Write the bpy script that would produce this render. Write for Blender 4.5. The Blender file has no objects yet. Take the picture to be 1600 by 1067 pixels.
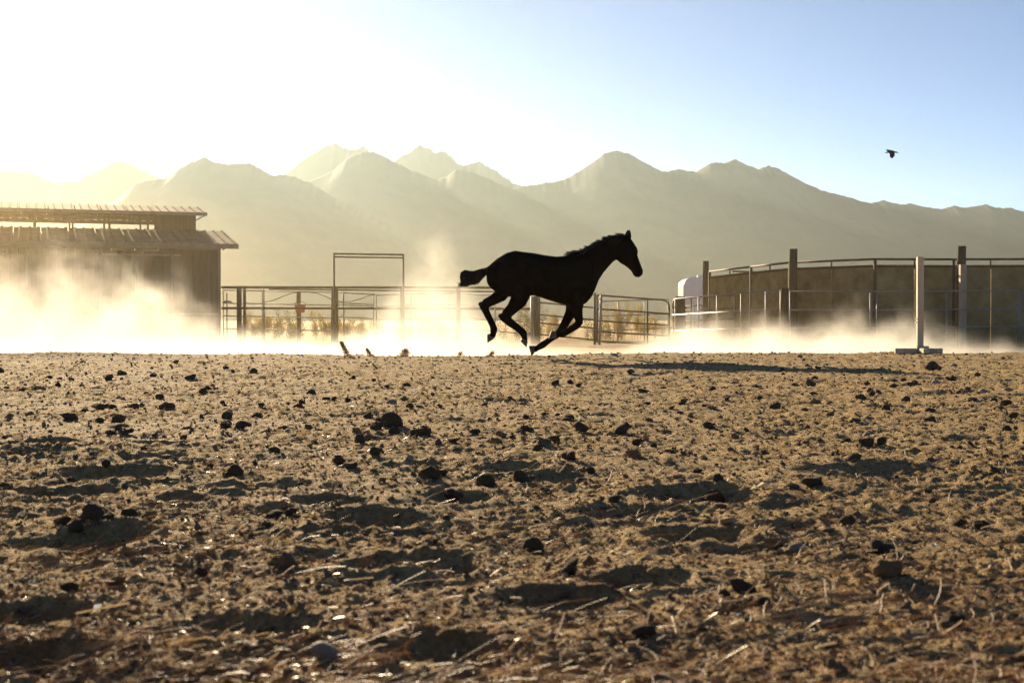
import bpy, bmesh, math, random
import numpy as np
from mathutils import Vector, Matrix

R = math.radians
random.seed(7)
rng = np.random.default_rng(11)
scene = bpy.context.scene
COL = scene.collection

# ------------------------------------------------------------------ camera
CAM_H, F_PX, HORIZON = 0.55, 2222.2, 500.0
PITCH = math.atan((533.5 - HORIZON) / F_PX)
cam_data = bpy.data.cameras.new('camera')
cam_data.lens = 50.0
cam_data.sensor_width = 36.0
cam_data.clip_start = 0.05
cam_data.clip_end = 20000
cam_data.dof.use_dof = True
cam_data.dof.focus_distance = 17.0
cam_data.dof.aperture_fstop = 8.0
cam = bpy.data.objects.new('camera', cam_data)
cam.location = (0, 0, CAM_H)
cam.rotation_euler = (R(90) - PITCH, 0, 0)
COL.objects.link(cam)
scene.camera = cam

# ------------------------------------------------------------------ sky, sun, exposure
SUN_AZ, SUN_EL = -18.2, 13.3          # degrees; azimuth from +Y, negative to the left
world = bpy.data.worlds.new('World')
scene.world = world
world.use_nodes = True
wn = world.node_tree.nodes
wl = world.node_tree.links
sky = wn.new('ShaderNodeTexSky')
sky.sky_type = 'NISHITA'
sky.sun_disc = False
sky.sun_elevation = R(SUN_EL)
sky.sun_rotation = R(SUN_AZ)
sky.altitude = 900
sky.air_density = 0.45
sky.dust_density = 0.2
sky.ozone_density = 2.6
bgn = wn['Background']
bgn.inputs['Strength'].default_value = 0.05
wl.new(sky.outputs['Color'], bgn.inputs['Color'])

sun_data = bpy.data.lights.new('sun', 'SUN')
sun_data.energy = 5.0
sun_data.angle = R(0.55)
sun_data.color = (1.0, 0.80, 0.53)
sun = bpy.data.objects.new('sun', sun_data)
sdir = Vector((math.sin(R(SUN_AZ)) * math.cos(R(SUN_EL)), math.cos(R(SUN_AZ)) * math.cos(R(SUN_EL)), math.sin(R(SUN_EL))))
sun.rotation_euler = sdir.to_track_quat('Z', 'Y').to_euler()
COL.objects.link(sun)

vs = scene.view_settings
vs.view_transform = 'Standard'
vs.look = 'None'
vs.exposure = 1.45
vs.gamma = 1.0
vs.use_curve_mapping = False
cy = scene.cycles
cy.use_denoising = True
cy.use_adaptive_sampling = True
cy.adaptive_threshold = 0.02
cy.denoiser = 'OPENIMAGEDENOISE'
cy.denoising_prefilter = 'NONE'
cy.volume_bounces = 0
cy.max_bounces = 5
cy.diffuse_bounces = 2
cy.glossy_bounces = 2
cy.transmission_bounces = 2
cy.volume_step_rate = 1.0
cy.volume_max_steps = 128
cy.sample_clamp_indirect = 8.0

# ------------------------------------------------------------------ helpers
cp, sp = math.cos(PITCH), math.sin(PITCH)
def P(px, py, d):
    """point of the place that lies at depth d (metres) and shows at photo pixel px, py"""
    xc, yc = (px - 800.0) / F_PX, (533.5 - py) / F_PX
    t = d / (cp + yc * sp)
    return Vector((xc * t, d, CAM_H + t * (yc * cp - sp)))
def ground_at(px, py):
    """flat-ground point seen at a pixel"""
    xc, yc = (px - 800.0) / F_PX, (533.5 - py) / F_PX
    t = CAM_H / (sp - yc * cp)
    return Vector((xc * t, t * (cp + yc * sp), 0))

def tag(o, label=None, cat=None, group=None, kind=None):
    if label: o['label'] = label
    if cat: o['category'] = cat
    if group: o['group'] = group
    if kind: o['kind'] = kind
    return o
def link(name, me, m=None, parent=None):
    o = bpy.data.objects.new(name, me)
    COL.objects.link(o)
    if m is not None and not me.materials: me.materials.append(m)
    if parent is not None: o.parent = parent
    return o
def empty(name, loc=(0, 0, 0), rz=0.0):
    o = bpy.data.objects.new(name, None)
    o.location = loc
    o.rotation_euler = (0, 0, rz)
    o.empty_display_size = 0.2
    COL.objects.link(o)
    return o
def mesh_np(name, verts, faces, smooth=False):
    """fast mesh from arrays; faces is an (n,k) int array"""
    me = bpy.data.meshes.new(name)
    verts = np.asarray(verts, np.float32); faces = np.asarray(faces, np.int32)
    n, k = faces.shape
    me.vertices.add(len(verts)); me.vertices.foreach_set('co', verts.ravel())
    me.loops.add(n * k); me.loops.foreach_set('vertex_index', faces.ravel())
    me.polygons.add(n)
    me.polygons.foreach_set('loop_start', np.arange(0, n * k, k, dtype=np.int32))
    me.polygons.foreach_set('use_smooth', np.full(n, smooth))
    me.update(calc_edges=True)
    return me

class MB:
    """collects shapes in local coordinates; build() links ONE mesh object"""
    def __init__(s): s.v, s.f = [], []
    def add(s, v, f):
        o = len(s.v); s.v += [tuple(p) for p in v]; s.f += [tuple(i + o for i in q) for q in f]; return s
    def box(s, c, size, mtx=None, taper=1.0):
        hx, hy, hz = size[0] / 2, size[1] / 2, size[2] / 2
        v = [Vector((x * (taper if z > 0 else 1), y * (taper if z > 0 else 1), z)) for z in (-hz, hz) for x, y in ((-hx, -hy), (hx, -hy), (hx, hy), (-hx, hy))]
        if mtx is not None: v = [mtx @ p for p in v]
        v = [p + Vector(c) for p in v]
        return s.add(v, [(3, 2, 1, 0), (4, 5, 6, 7), (0, 1, 5, 4), (1, 2, 6, 5), (2, 3, 7, 6), (3, 0, 4, 7)])
    def tube(s, pts, r, n=8, r2=None):
        pts = [Vector(p) for p in pts]; m = len(pts); vs_ = []
        up = Vector((0, 0, 1))
        prev = None
        for i, p in enumerate(pts):
            t = (pts[min(i + 1, m - 1)] - pts[max(i - 1, 0)]).normalized()
            a = t.cross(up if abs(t.dot(up)) < 0.95 else Vector((0, 1, 0))).normalized()
            if prev is not None and a.dot(prev) < 0: a = -a
            prev = a
            b = t.cross(a)
            rr = r if r2 is None else r + (r2 - r) * i / max(1, m - 1)
            if isinstance(r, (list, tuple)): rr = r[i]
            vs_ += [p + (a * math.cos(2 * math.pi * k / n) + b * math.sin(2 * math.pi * k / n)) * rr for k in range(n)]
        fs = [(i * n + k, i * n + (k + 1) % n, (i + 1) * n + (k + 1) % n, (i + 1) * n + k) for i in range(m - 1) for k in range(n)]
        fs.append(tuple(range(n - 1, -1, -1))); fs.append(tuple((m - 1) * n + k for k in range(n)))
        return s.add(vs_, fs)
    def loft(s, secs, n=20, p=2.2):
        """secs: (centre, half-axis A, half-axis B)"""
        vs_ = []
        for c, A, B in secs:
            c, A, B = Vector(c), Vector(A), Vector(B)
            for k in range(n):
                a = 2 * math.pi * k / n; ca, sa = math.cos(a), math.sin(a)
                vs_.append(c + A * math.copysign(abs(ca) ** (2 / p), ca) + B * math.copysign(abs(sa) ** (2 / p), sa))
        m = len(secs)
        fs = [(i * n + k, i * n + (k + 1) % n, (i + 1) * n + (k + 1) % n, (i + 1) * n + k) for i in range(m - 1) for k in range(n)]
        fs.append(tuple(range(n - 1, -1, -1))); fs.append(tuple((m - 1) * n + k for k in range(n)))
        return s.add(vs_, fs)
    def mesh(s, name, smooth=False, bevel=0.0):
        me = bpy.data.meshes.new(name)
        me.from_pydata(s.v, [], s.f)
        bm = bmesh.new(); bm.from_mesh(me)
        bmesh.ops.recalc_face_normals(bm, faces=bm.faces)
        if bevel: bmesh.ops.bevel(bm, geom=bm.edges[:], offset=bevel, segments=1, affect='EDGES', profile=0.6)
        bm.to_mesh(me); bm.free()
        if smooth: me.polygons.foreach_set('use_smooth', [True] * len(me.polygons))
        me.update()
        return me
    def build(s, name, m, parent=None, smooth=False, bevel=0.0):
        return link(name, s.mesh(name, smooth, bevel), m, parent)

# numpy gradient noise ------------------------------------------------
def _hash(ix, iy, seed):
    h = (ix.astype(np.int64) * 374761393 + iy.astype(np.int64) * 668265263 + seed * 1274126177) & 0xFFFFFFFF
    h = ((h ^ (h >> 13)) * 1274126177) & 0xFFFFFFFF
    return ((h ^ (h >> 16)) & 0xFFFF) / 65535.0
def noise2(x, y, seed=0):
    ix, iy = np.floor(x), np.floor(y)
    fx, fy = x - ix, y - iy
    ux, uy = fx * fx * fx * (fx * (fx * 6 - 15) + 10), fy * fy * fy * (fy * (fy * 6 - 15) + 10)
    def g(dx, dy):
        a = _hash(ix + dx, iy + dy, seed) * 6.2831853
        return np.cos(a) * (fx - dx) + np.sin(a) * (fy - dy)
    a = g(0, 0) * (1 - ux) + g(1, 0) * ux
    b = g(0, 1) * (1 - ux) + g(1, 1) * ux
    return (a * (1 - uy) + b * uy) * 1.5
def fbm(x, y, octv, seed=0, gain=0.5):
    s, a = 0, 1.0
    for i in range(octv):
        s = s + a * noise2(x * 2 ** i + 17.3 * i, y * 2 ** i - 9.1 * i, seed + i); a *= gain
    return s

# materials -----------------------------------------------------------
def mat(name, c1, c2=None, scale=5.0, rough=0.7, bump=0.0, bscale=None, metal=0.0, spec=0.4, stretch=(1, 1, 1), coord='Object', detail=6.0):
    m = bpy.data.materials.new(name); m.use_nodes = True
    nt = m.node_tree; N, L = nt.nodes, nt.links
    b = N['Principled BSDF']
    b.inputs['Roughness'].default_value = rough
    b.inputs['Metallic'].default_value = metal
    b.inputs['Specular IOR Level'].default_value = spec
    tc = N.new('ShaderNodeTexCoord'); mp = N.new('ShaderNodeMapping')
    mp.inputs['Scale'].default_value = stretch
    L.new(tc.outputs[coord], mp.inputs['Vector'])
    if c2 is None: b.inputs['Base Color'].default_value = (*c1, 1)
    else:
        nz = N.new('ShaderNodeTexNoise'); nz.inputs['Scale'].default_value = scale; nz.inputs['Detail'].default_value = detail; nz.inputs['Roughness'].default_value = 0.62
        L.new(mp.outputs[0], nz.inputs['Vector'])
        rp = N.new('ShaderNodeValToRGB')
        rp.color_ramp.elements[0].position = 0.32; rp.color_ramp.elements[0].color = (*c1, 1)
        rp.color_ramp.elements[1].position = 0.68; rp.color_ramp.elements[1].color = (*c2, 1)
        L.new(nz.outputs['Fac'], rp.inputs['Fac']); L.new(rp.outputs['Color'], b.inputs['Base Color'])
    if bump:
        n2 = N.new('ShaderNodeTexNoise'); n2.inputs['Scale'].default_value = bscale or scale * 3; n2.inputs['Detail'].default_value = 5
        L.new(mp.outputs[0], n2.inputs['Vector'])
        bp = N.new('ShaderNodeBump'); bp.inputs['Strength'].default_value = 1.0; bp.inputs['Distance'].default_value = bump
        L.new(n2.outputs['Fac'], bp.inputs['Height']); L.new(bp.outputs['Normal'], b.inputs['Normal'])
    return m

M = {}
M['coat'] = mat('horse_coat', (0.011, 0.008, 0.005), (0.018, 0.012, 0.007), 8, 0.9, 0.002, 60, spec=0.01)
M['hair'] = mat('horse_hair', (0.010, 0.007, 0.005), (0.035, 0.016, 0.009), 9, 0.5, spec=0.25)
M['hoof'] = mat('hoof_horn', (0.06, 0.045, 0.03), (0.15, 0.11, 0.07), 20, 0.6, 0.002, 70, spec=0.25)
M['eye'] = mat('eye', (0.012, 0.009, 0.007), rough=0.08, spec=0.6)
M['clod'] = mat('dark_clod', (0.085, 0.060, 0.034), (0.18, 0.128, 0.074), 30, 0.95, 0.006, 90, spec=0.1)
M['dung'] = mat('dry_dung', (0.08, 0.062, 0.03), (0.20, 0.15, 0.075), 45, 0.95, 0.008, 120, spec=0.08)
M['soil'] = mat('soil_clod', (0.26, 0.16, 0.068), (0.46, 0.30, 0.14), 30, 0.95, 0.006, 90, spec=0.12)
M['stone'] = mat('tan_stone', (0.26, 0.21, 0.15), (0.38, 0.31, 0.23), 20, 0.8, 0.003, 60, spec=0.3)
M['straw'] = mat('dry_straw', (0.66, 0.54, 0.34), (0.82, 0.72, 0.53), 12, 0.35, spec=0.6)
M['needle'] = mat('brown_needles', (0.25, 0.145, 0.065), (0.47, 0.31, 0.155), 12, 0.5, spec=0.35)
def backlit(m, c, f):
    nt = m.node_tree; b = nt.nodes['Principled BSDF']
    tr = nt.nodes.new('ShaderNodeBsdfTranslucent'); mx = nt.nodes.new('ShaderNodeMixShader')
    tr.inputs['Color'].default_value = (*c, 1); mx.inputs[0].default_value = f
    nt.links.new(b.outputs[0], mx.inputs[1]); nt.links.new(tr.outputs[0], mx.inputs[2]); nt.links.new(mx.outputs[0], nt.nodes['Material Output'].inputs['Surface'])
backlit(M['straw'], (.85, .74, .52), .6)
backlit(M['needle'], (.52, .34, .16), .45)
M['rust_pipe'] = mat('weathered_pipe', (0.05, 0.038, 0.027), (0.10, 0.078, 0.056), 6, 0.75, 0.001, 30, metal=0.15)
M['galv'] = mat('galvanised_pipe', (0.20, 0.18, 0.155), (0.31, 0.28, 0.24), 5, 0.55, metal=0.3)
M['post'] = mat('old_post_wood', (0.065, 0.043, 0.026), (0.13, 0.09, 0.057), 4, 0.95, 0.006, 25, spec=0.1, stretch=(6, 6, 0.7))
M['postlight'] = mat('pale_post_wood', (0.34, 0.25, 0.16), (0.48, 0.37, 0.25), 4, 0.8, 0.004, 25, stretch=(6, 6, 0.7))
M['wornpost'] = mat('worn_paint_wood', (0.50, 0.36, 0.20), (0.68, 0.54, 0.36), 5, 0.75, 0.003, 30, stretch=(6, 6, 0.8))
M['penwall'] = mat('pen_wall_sheet', (0.18, 0.13, 0.055), (0.36, 0.27, 0.12), 2.3, 0.95, 0.006, 18, spec=0.1)
M['siding'] = mat('barn_siding', (0.075, 0.055, 0.036), (0.13, 0.097, 0.066), 3, 0.75, 0.003, 20, stretch=(5, 5, 0.6))
M['door'] = mat('barn_door', (0.045, 0.036, 0.024), (0.075, 0.062, 0.042), 3, 0.7, 0.003, 20, stretch=(5, 5, 0.6))
M['trim'] = mat('barn_trim', (0.17, 0.14, 0.10), (0.26, 0.215, 0.16), 4, 0.6)
M['roof'] = mat('ribbed_roof', (0.13, 0.115, 0.095), (0.20, 0.18, 0.15), 1.4, 0.9, spec=0.06)
M['red'] = mat('red_plastic', (0.42, 0.035, 0.025), (0.52, 0.06, 0.04), 8, 0.5)
M['white'] = mat('white_trailer_paint', (0.70, 0.70, 0.71), (0.80, 0.80, 0.80), 3, 0.3, spec=0.5)
M['dark'] = mat('dark_rubber', (0.02, 0.02, 0.02), rough=0.7)
M['bird'] = mat('bird_feathers', (0.018, 0.015, 0.012), (0.05, 0.038, 0.024), 30, 0.6)
M['rock'] = mat('mountain_rock', (0.10, 0.085, 0.07), (0.13, 0.11, 0.09), 0.012, 0.95, spec=0.1)
M['leaf'] = mat('dry_leaf', (0.52, 0.36, 0.12), (0.70, 0.55, 0.26), 20, 0.5)

def foliage_mat(name, c1, c2):
    m = mat(name, c1, c2, 6, 0.7)
    nt = m.node_tree; b = nt.nodes['Principled BSDF']
    tr = nt.nodes.new('ShaderNodeBsdfTranslucent'); mx = nt.nodes.new('ShaderNodeMixShader')
    tr.inputs['Color'].default_value = (c2[0] * 1.3, c2[1] * 1.3, c2[2], 1); mx.inputs[0].default_value = 0.4
    out = nt.nodes['Material Output']
    nt.links.new(b.outputs[0], mx.inputs[1]); nt.links.new(tr.outputs[0], mx.inputs[2]); nt.links.new(mx.outputs[0], out.inputs['Surface'])
    return m
M['brush'] = foliage_mat('brush_leaves', (0.055, 0.06, 0.024), (0.12, 0.11, 0.045))
M['grass'] = foliage_mat('dry_grass', (0.16, 0.13, 0.05), (0.28, 0.22, 0.10))

# ground material: coarse decomposed-granite sand, browner needle litter close by
def ground_mat():
    m = bpy.data.materials.new('arena_sand'); m.use_nodes = True
    nt = m.node_tree; N, L = nt.nodes, nt.links
    b = N['Principled BSDF']; b.inputs['Roughness'].default_value = 0.95; b.inputs['Specular IOR Level'].default_value = 0.12
    tc = N.new('ShaderNodeTexCoord')
    def nz(scale, detail, rough=0.6):
        n = N.new('ShaderNodeTexNoise'); n.inputs['Scale'].default_value = scale; n.inputs['Detail'].default_value = detail; n.inputs['Roughness'].default_value = rough
        L.new(tc.outputs['Object'], n.inputs['Vector']); return n
    def ramp(src, stops):
        r = N.new('ShaderNodeValToRGB'); e = r.color_ramp.elements
        while len(e) < len(stops): e.new(0.5)
        for el, (p_, c) in zip(e, stops): el.position = p_; el.color = (*c, 1)
        L.new(src, r.inputs['Fac']); return r
    def mixc(f, a, b_):
        x = N.new('ShaderNodeMix'); x.data_type = 'RGBA'
        if isinstance(f, float): x.inputs[0].default_value = f
        else: L.new(f, x.inputs[0])
        L.new(a, x.inputs[6]); L.new(b_, x.inputs[7]); return x.outputs[2]
    grain = ramp(nz(170, 3, 0.7).outputs['Fac'], [(0.28, (0.12, 0.07, 0.026)), (0.5, (0.42, 0.28, 0.12)), (0.70, (0.76, 0.57, 0.28))])
    patch = ramp(nz(1.7, 5).outputs['Fac'], [(0.35, (0.37, 0.24, 0.10)), (0.65, (0.55, 0.39, 0.18))])
    mott = ramp(nz(30, 5, 0.8).outputs['Fac'], [(0.38, (0.16, 0.095, 0.036)), (0.49, (0.42, 0.285, 0.12)), (0.62, (0.76, 0.56, 0.27))])  # soil mottling; its dark tones also paint in tiny shadows between the grains
    base = mixc(0.5, mixc(0.5, grain.outputs['Color'], patch.outputs['Color']), mott.outputs['Color'])
    litter = ramp(nz(38, 4, 0.7).outputs['Fac'], [(0.35, (0.18, 0.095, 0.035)), (0.7, (0.46, 0.29, 0.13))])
    lm = ramp(nz(2.6, 4).outputs['Fac'], [(0.47, (0, 0, 0)), (0.60, (1, 1, 1))])
    sep = N.new('ShaderNodeSeparateXYZ'); L.new(tc.outputs['Object'], sep.inputs[0])
    mr = N.new('ShaderNodeMapRange'); mr.inputs['From Min'].default_value = 2.6; mr.inputs['From Max'].default_value = 5.5; mr.inputs['To Min'].default_value = 0.9; mr.inputs['To Max'].default_value = 0.06
    L.new(sep.outputs['Y'], mr.inputs['Value'])
    mm = N.new('ShaderNodeMath'); mm.operation = 'MULTIPLY'; L.new(lm.outputs['Color'], mm.inputs[0]); L.new(mr.outputs[0], mm.inputs[1])
    L.new(mixc(mm.outputs[0], base, litter.outputs['Color']), b.inputs['Base Color'])
    bp = N.new('ShaderNodeBump'); bp.inputs['Strength'].default_value = 1.0; bp.inputs['Distance'].default_value = 0.022
    L.new(nz(80, 5, 0.75).outputs['Fac'], bp.inputs['Height']); L.new(bp.outputs['Normal'], b.inputs['Normal'])
    return m
M['ground'] = ground_mat()

# ------------------------------------------------------------------ the ground
CREST_X = np.array([-30, -9, -2.6, 0.6, 2.1, 6.4, 8.5, 30.0]); CREST_Y = np.array([23.6, 23.5, 21.7, 21.6, 23.0, 22.9, 23.2, 24.0])
PRINTS = [(1100, 835, 190, 1.0), (600, 810, 200, 1.0), (185, 741, 190, .9), (420, 760, 150, .7), (290, 780, 100, .8), (715, 778, 130, .8),
          (800, 738, 120, .8), (1090, 778, 200, .9), (1400, 752, 300, .8), (70, 697, 160, .8), (70, 712, 110, .7), (250, 700, 100, .6), (670, 730, 70, .6),
          (860, 935, 190, .9), (600, 875, 170, .8), (680, 875, 150, .9), (130, 845, 230, .9), (60, 965, 200, .9), (240, 720, 120, .6), (960, 800, 160, .6),
          (80, 770, 140, .8), (1010, 905, 160, .9), (400, 985, 220, .8), (930, 570, 300, .5), (1250, 570, 240, .5), (1000, 588, 200, .5), (1170, 855, 120, .5),
          (520, 785, 150, .6), (340, 762, 110, .6), (1480, 620, 120, .5), (700, 1020, 260, .8), (1300, 985, 200, .6), (1530, 690, 150, .5), (60, 1040, 250, 1.0)]
CR = []
for px, py, w, k in PRINTS:
    g = ground_at(px, py); CR.append((g.x, g.y, 0.5 * w * g.y / F_PX, k))
for i in range(260):
    y = random.uniform(2.2, 21); x = random.uniform(-0.5, 0.5) * (y * 0.95 + 1)
    CR.append((x, y, random.uniform(0.06, 0.13), random.uniform(.15, .5)))
def height(x, y):
    x = np.asarray(x, float); y = np.asarray(y, float)
    z = 0.022 * fbm(x * 0.45, y * 0.45, 3, 3)
    near = np.clip(1 - (y - 24) / 6, 0, 1)
    rough = 0.5 + 0.5 * np.clip(noise2(x * .9, y * .9, 77) + .5, 0, 1)
    z = z + near * (0.013 * fbm(x * 3.3, y * 3.3, 3, 21) + rough * np.interp(y, [2, 5, 14], [.013, .017, .030]) * np.abs(fbm(x * 14, y * 14, 3, 31)) + np.interp(y, [2, 5, 14], [.0065, .008, .012]) * rough * fbm(x * 45, y * 45, 2, 41))
    for cx, cy_, r, k in CR:
        sel = np.abs(y - cy_) < 2.2 * r
        if not sel.any(): continue
        dx, dy = x[sel] - cx, y[sel] - cy_
        q = np.sqrt(dx * dx + dy * dy) / r
        q = q + 0.16 * noise2(dx / r * 1.3 + cx * 7, dy / r * 1.3, 5)
        dz = -0.30 * np.clip(1 - q ** 2.4, 0, None) + 0.11 * np.exp(-((q - 1.15) / 0.28) ** 2)
        dz = np.where(q < 2.1, dz, 0)
        z[sel] += dz * min(r, .14) * k
    cyy = np.interp(x, CREST_X, CREST_Y)
    s = np.clip((y - cyy) / 3.2, 0, 1); s = s * s * (3 - 2 * s)
    return z - 0.24 * s
def gz(x, y): return float(height(np.array([x]), np.array([y]))[0])

def make_ground():
    d = [0.9]
    while d[-1] < 25: d.append(d[-1] * 1.0041)
    while d[-1] < 3600: d.append(d[-1] * 1.12)
    d = np.array([-30, -8, -2, 0.2] + d)
    nc = 540
    u = np.linspace(-1, 1, nc)
    ext = np.concatenate([1 + 0.0045 * np.cumsum(1.07 ** np.arange(1, 44)), [2.6, 3.6, 5.5]])
    u = np.concatenate([-ext[::-1], u, ext])
    D, U = np.meshgrid(d, u, indexing='ij')
    W = np.minimum(np.maximum(D, 0.9) * 0.52 + 0.9, 1000.0 + 0.1 * np.maximum(D, .9))
    X = U * W; Y = D
    Z = height(X.ravel(), Y.ravel())
    V = np.stack([X.ravel(), Y.ravel(), Z], 1)
    nr, nk = D.shape
    i = np.arange((nr - 1) * nk).reshape(nr - 1, nk)[:, :-1].ravel()
    Fc = np.stack([i, i + 1, i + nk + 1, i + nk], 1)
    o = link('ground', mesh_np('ground', V, Fc, True), M['ground'])
    tag(o, 'coarse tan sand of the riding arena, scattered with hoofprints', 'ground', kind='structure')
make_ground()

# ------------------------------------------------------------------ mountains
def mountain(name, pts, D, depth, seed, label, jag=1.0):
    px = np.array([p[0] for p in pts], float); py = np.array([p[1] for p in pts], float)
    xs = np.arange(px[0], px[-1] + 1, 2.0)
    el = (HORIZON - np.interp(xs, px, py)) / F_PX
    el = el + jag * 0.00055 * fbm(xs / 13.0, xs * 0 + seed, 4, seed, 0.6)
    T = np.concatenate([np.linspace(-0.5, -0.06, 6), np.linspace(0, 1, 46) ** 1.25])
    XX, TT = np.meshgrid(xs, T, indexing='ij')
    def blur(a, k):
        k = int(k); pad = np.pad(a, k, mode='edge'); w_ = np.hanning(2 * k + 1); return np.convolve(pad, w_ / w_.sum(), 'valid')
    w1 = np.clip(np.abs(TT) * 7, 0, 1); w2 = np.clip(np.abs(TT) * 2.2 - .1, 0, 1)
    e0, e1, e2 = (q[:, None] for q in (el, np.minimum(blur(el, 14), el + 1), blur(el, 60)))
    Hh = D * ((e0 * (1 - w1) + e1 * w1) * (1 - w2) + e2 * w2)
    ridge_h = np.repeat((el * D)[:, None], len(T), 1)
    dist = D - TT * depth
    wx = (XX - 800) / F_PX * D
    spur = fbm(wx / 240.0 + TT * 1.6, TT * depth / 330.0 + seed, 5, seed + 9)
    ridged = 1 - np.abs(fbm(wx / 210.0 - TT * 1.2, TT * depth / 380.0 + 3 * seed, 4, seed + 19))
    fall = np.where(TT >= 0, np.clip(1 - TT, 0, 1) ** 1.12, np.clip(1 + TT * 1.7, 0, 1))
    env = np.clip(np.abs(TT) * 4, 0, 1) * np.clip(1 - TT, 0, 1)
    Z = CAM_H + Hh * fall * (1 + env * (0.035 * spur + 0.045 * (ridged - 0.85)))
    lim = CAM_H + ridge_h * (dist / D) * (1 - 0.02 * np.clip(np.abs(TT) * 8, 0, 1))
    Z = np.minimum(Z, np.where(TT >= 0, lim, ridge_h * .995))
    Z = np.where(TT >= 0.999, -2.0, Z)
    Xw = (XX - 800) / F_PX * (D - TT * depth * 0.4)
    V = np.stack([Xw.ravel(), dist.ravel(), Z.ravel()], 1)
    nk = len(T)
    i = np.arange((len(xs) - 1) * nk).reshape(len(xs) - 1, nk)[:, :-1].ravel()
    o = link(name, mesh_np(name, V, np.stack([i, i + 1, i + nk + 1, i + nk], 1), True), M['rock'])
    return tag(o, label, 'mountain', kind='structure')
mountain('mountain', [(700, 420), (730, 345), (770, 306), (812, 292), (850, 287), (880, 282), (905, 268), (930, 252), (945, 240), (963, 236), (985, 242), (1005, 254), (1035, 269), (1045, 268), (1060, 265), (1088, 269), (1105, 258), (1120, 254), (1130, 256), (1148, 249), (1165, 258), (1185, 265), (1200, 259), (1215, 264), (1235, 275), (1260, 288), (1290, 300), (1320, 307), (1345, 315), (1360, 318), (1378, 313), (1400, 319), (1425, 319), (1440, 323), (1470, 327), (1490, 322), (1510, 325), (1525, 322), (1540, 320), (1555, 325), (1575, 325), (1600, 331), (1700, 340), (1850, 335), (2100, 360), (2400, 400)],
         2500, 820, 3, 'grey brown mountain range with two peaks behind the round pen')
mountain('mountain', [(420, 400), (455, 310), (480, 285), (500, 278), (520, 268), (535, 255), (548, 245), (560, 241), (570, 239), (583, 238), (597, 243), (610, 250), (625, 258), (640, 266), (655, 270), (670, 278), (685, 281), (700, 276), (712, 266), (730, 268), (745, 273), (765, 281), (785, 290), (815, 300), (850, 318), (900, 345), (1000, 400), (1100, 470)],
         2350, 760, 8, 'hazy mountain ridge in front of the pale jagged peaks')
mountain('mountain', [(60, 350), (150, 324), (180, 313), (195, 300), (215, 287), (240, 281), (262, 278), (280, 265), (295, 256), (310, 250), (322, 247), (335, 254), (350, 257), (370, 257), (390, 255), (405, 263), (425, 275), (440, 273), (460, 277), (480, 284), (500, 296), (520, 308), (560, 325), (600, 348), (640, 372), (700, 405), (780, 450)],
         2000, 640, 14, 'golden hazy mountain rising behind the barn')
mountain('mountain', [(400, 330), (430, 285), (447, 272), (465, 258), (480, 247), (495, 238), (508, 230), (522, 225), (535, 230), (548, 235), (560, 234), (572, 230), (582, 240), (598, 250), (615, 255), (625, 247), (640, 240), (648, 232), (655, 229), (668, 232), (680, 238), (695, 238), (705, 245), (715, 256), (725, 260), (738, 256), (748, 253), (760, 259), (775, 268), (790, 278), (805, 288), (820, 293), (840, 304), (900, 340)],
         3000, 500, 23, 'pale jagged far peaks above the nearer ridge', 2.4)
mountain('mountain', [(-420, 300), (-250, 262), (-120, 258), (-50, 262), (0, 268), (50, 270), (85, 286), (120, 284), (150, 270), (175, 256), (190, 252), (205, 257), (225, 268), (245, 276), (270, 285), (350, 310), (420, 360)],
         2850, 500, 31, 'faint pale mountain nearly lost in the sun glare')

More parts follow.
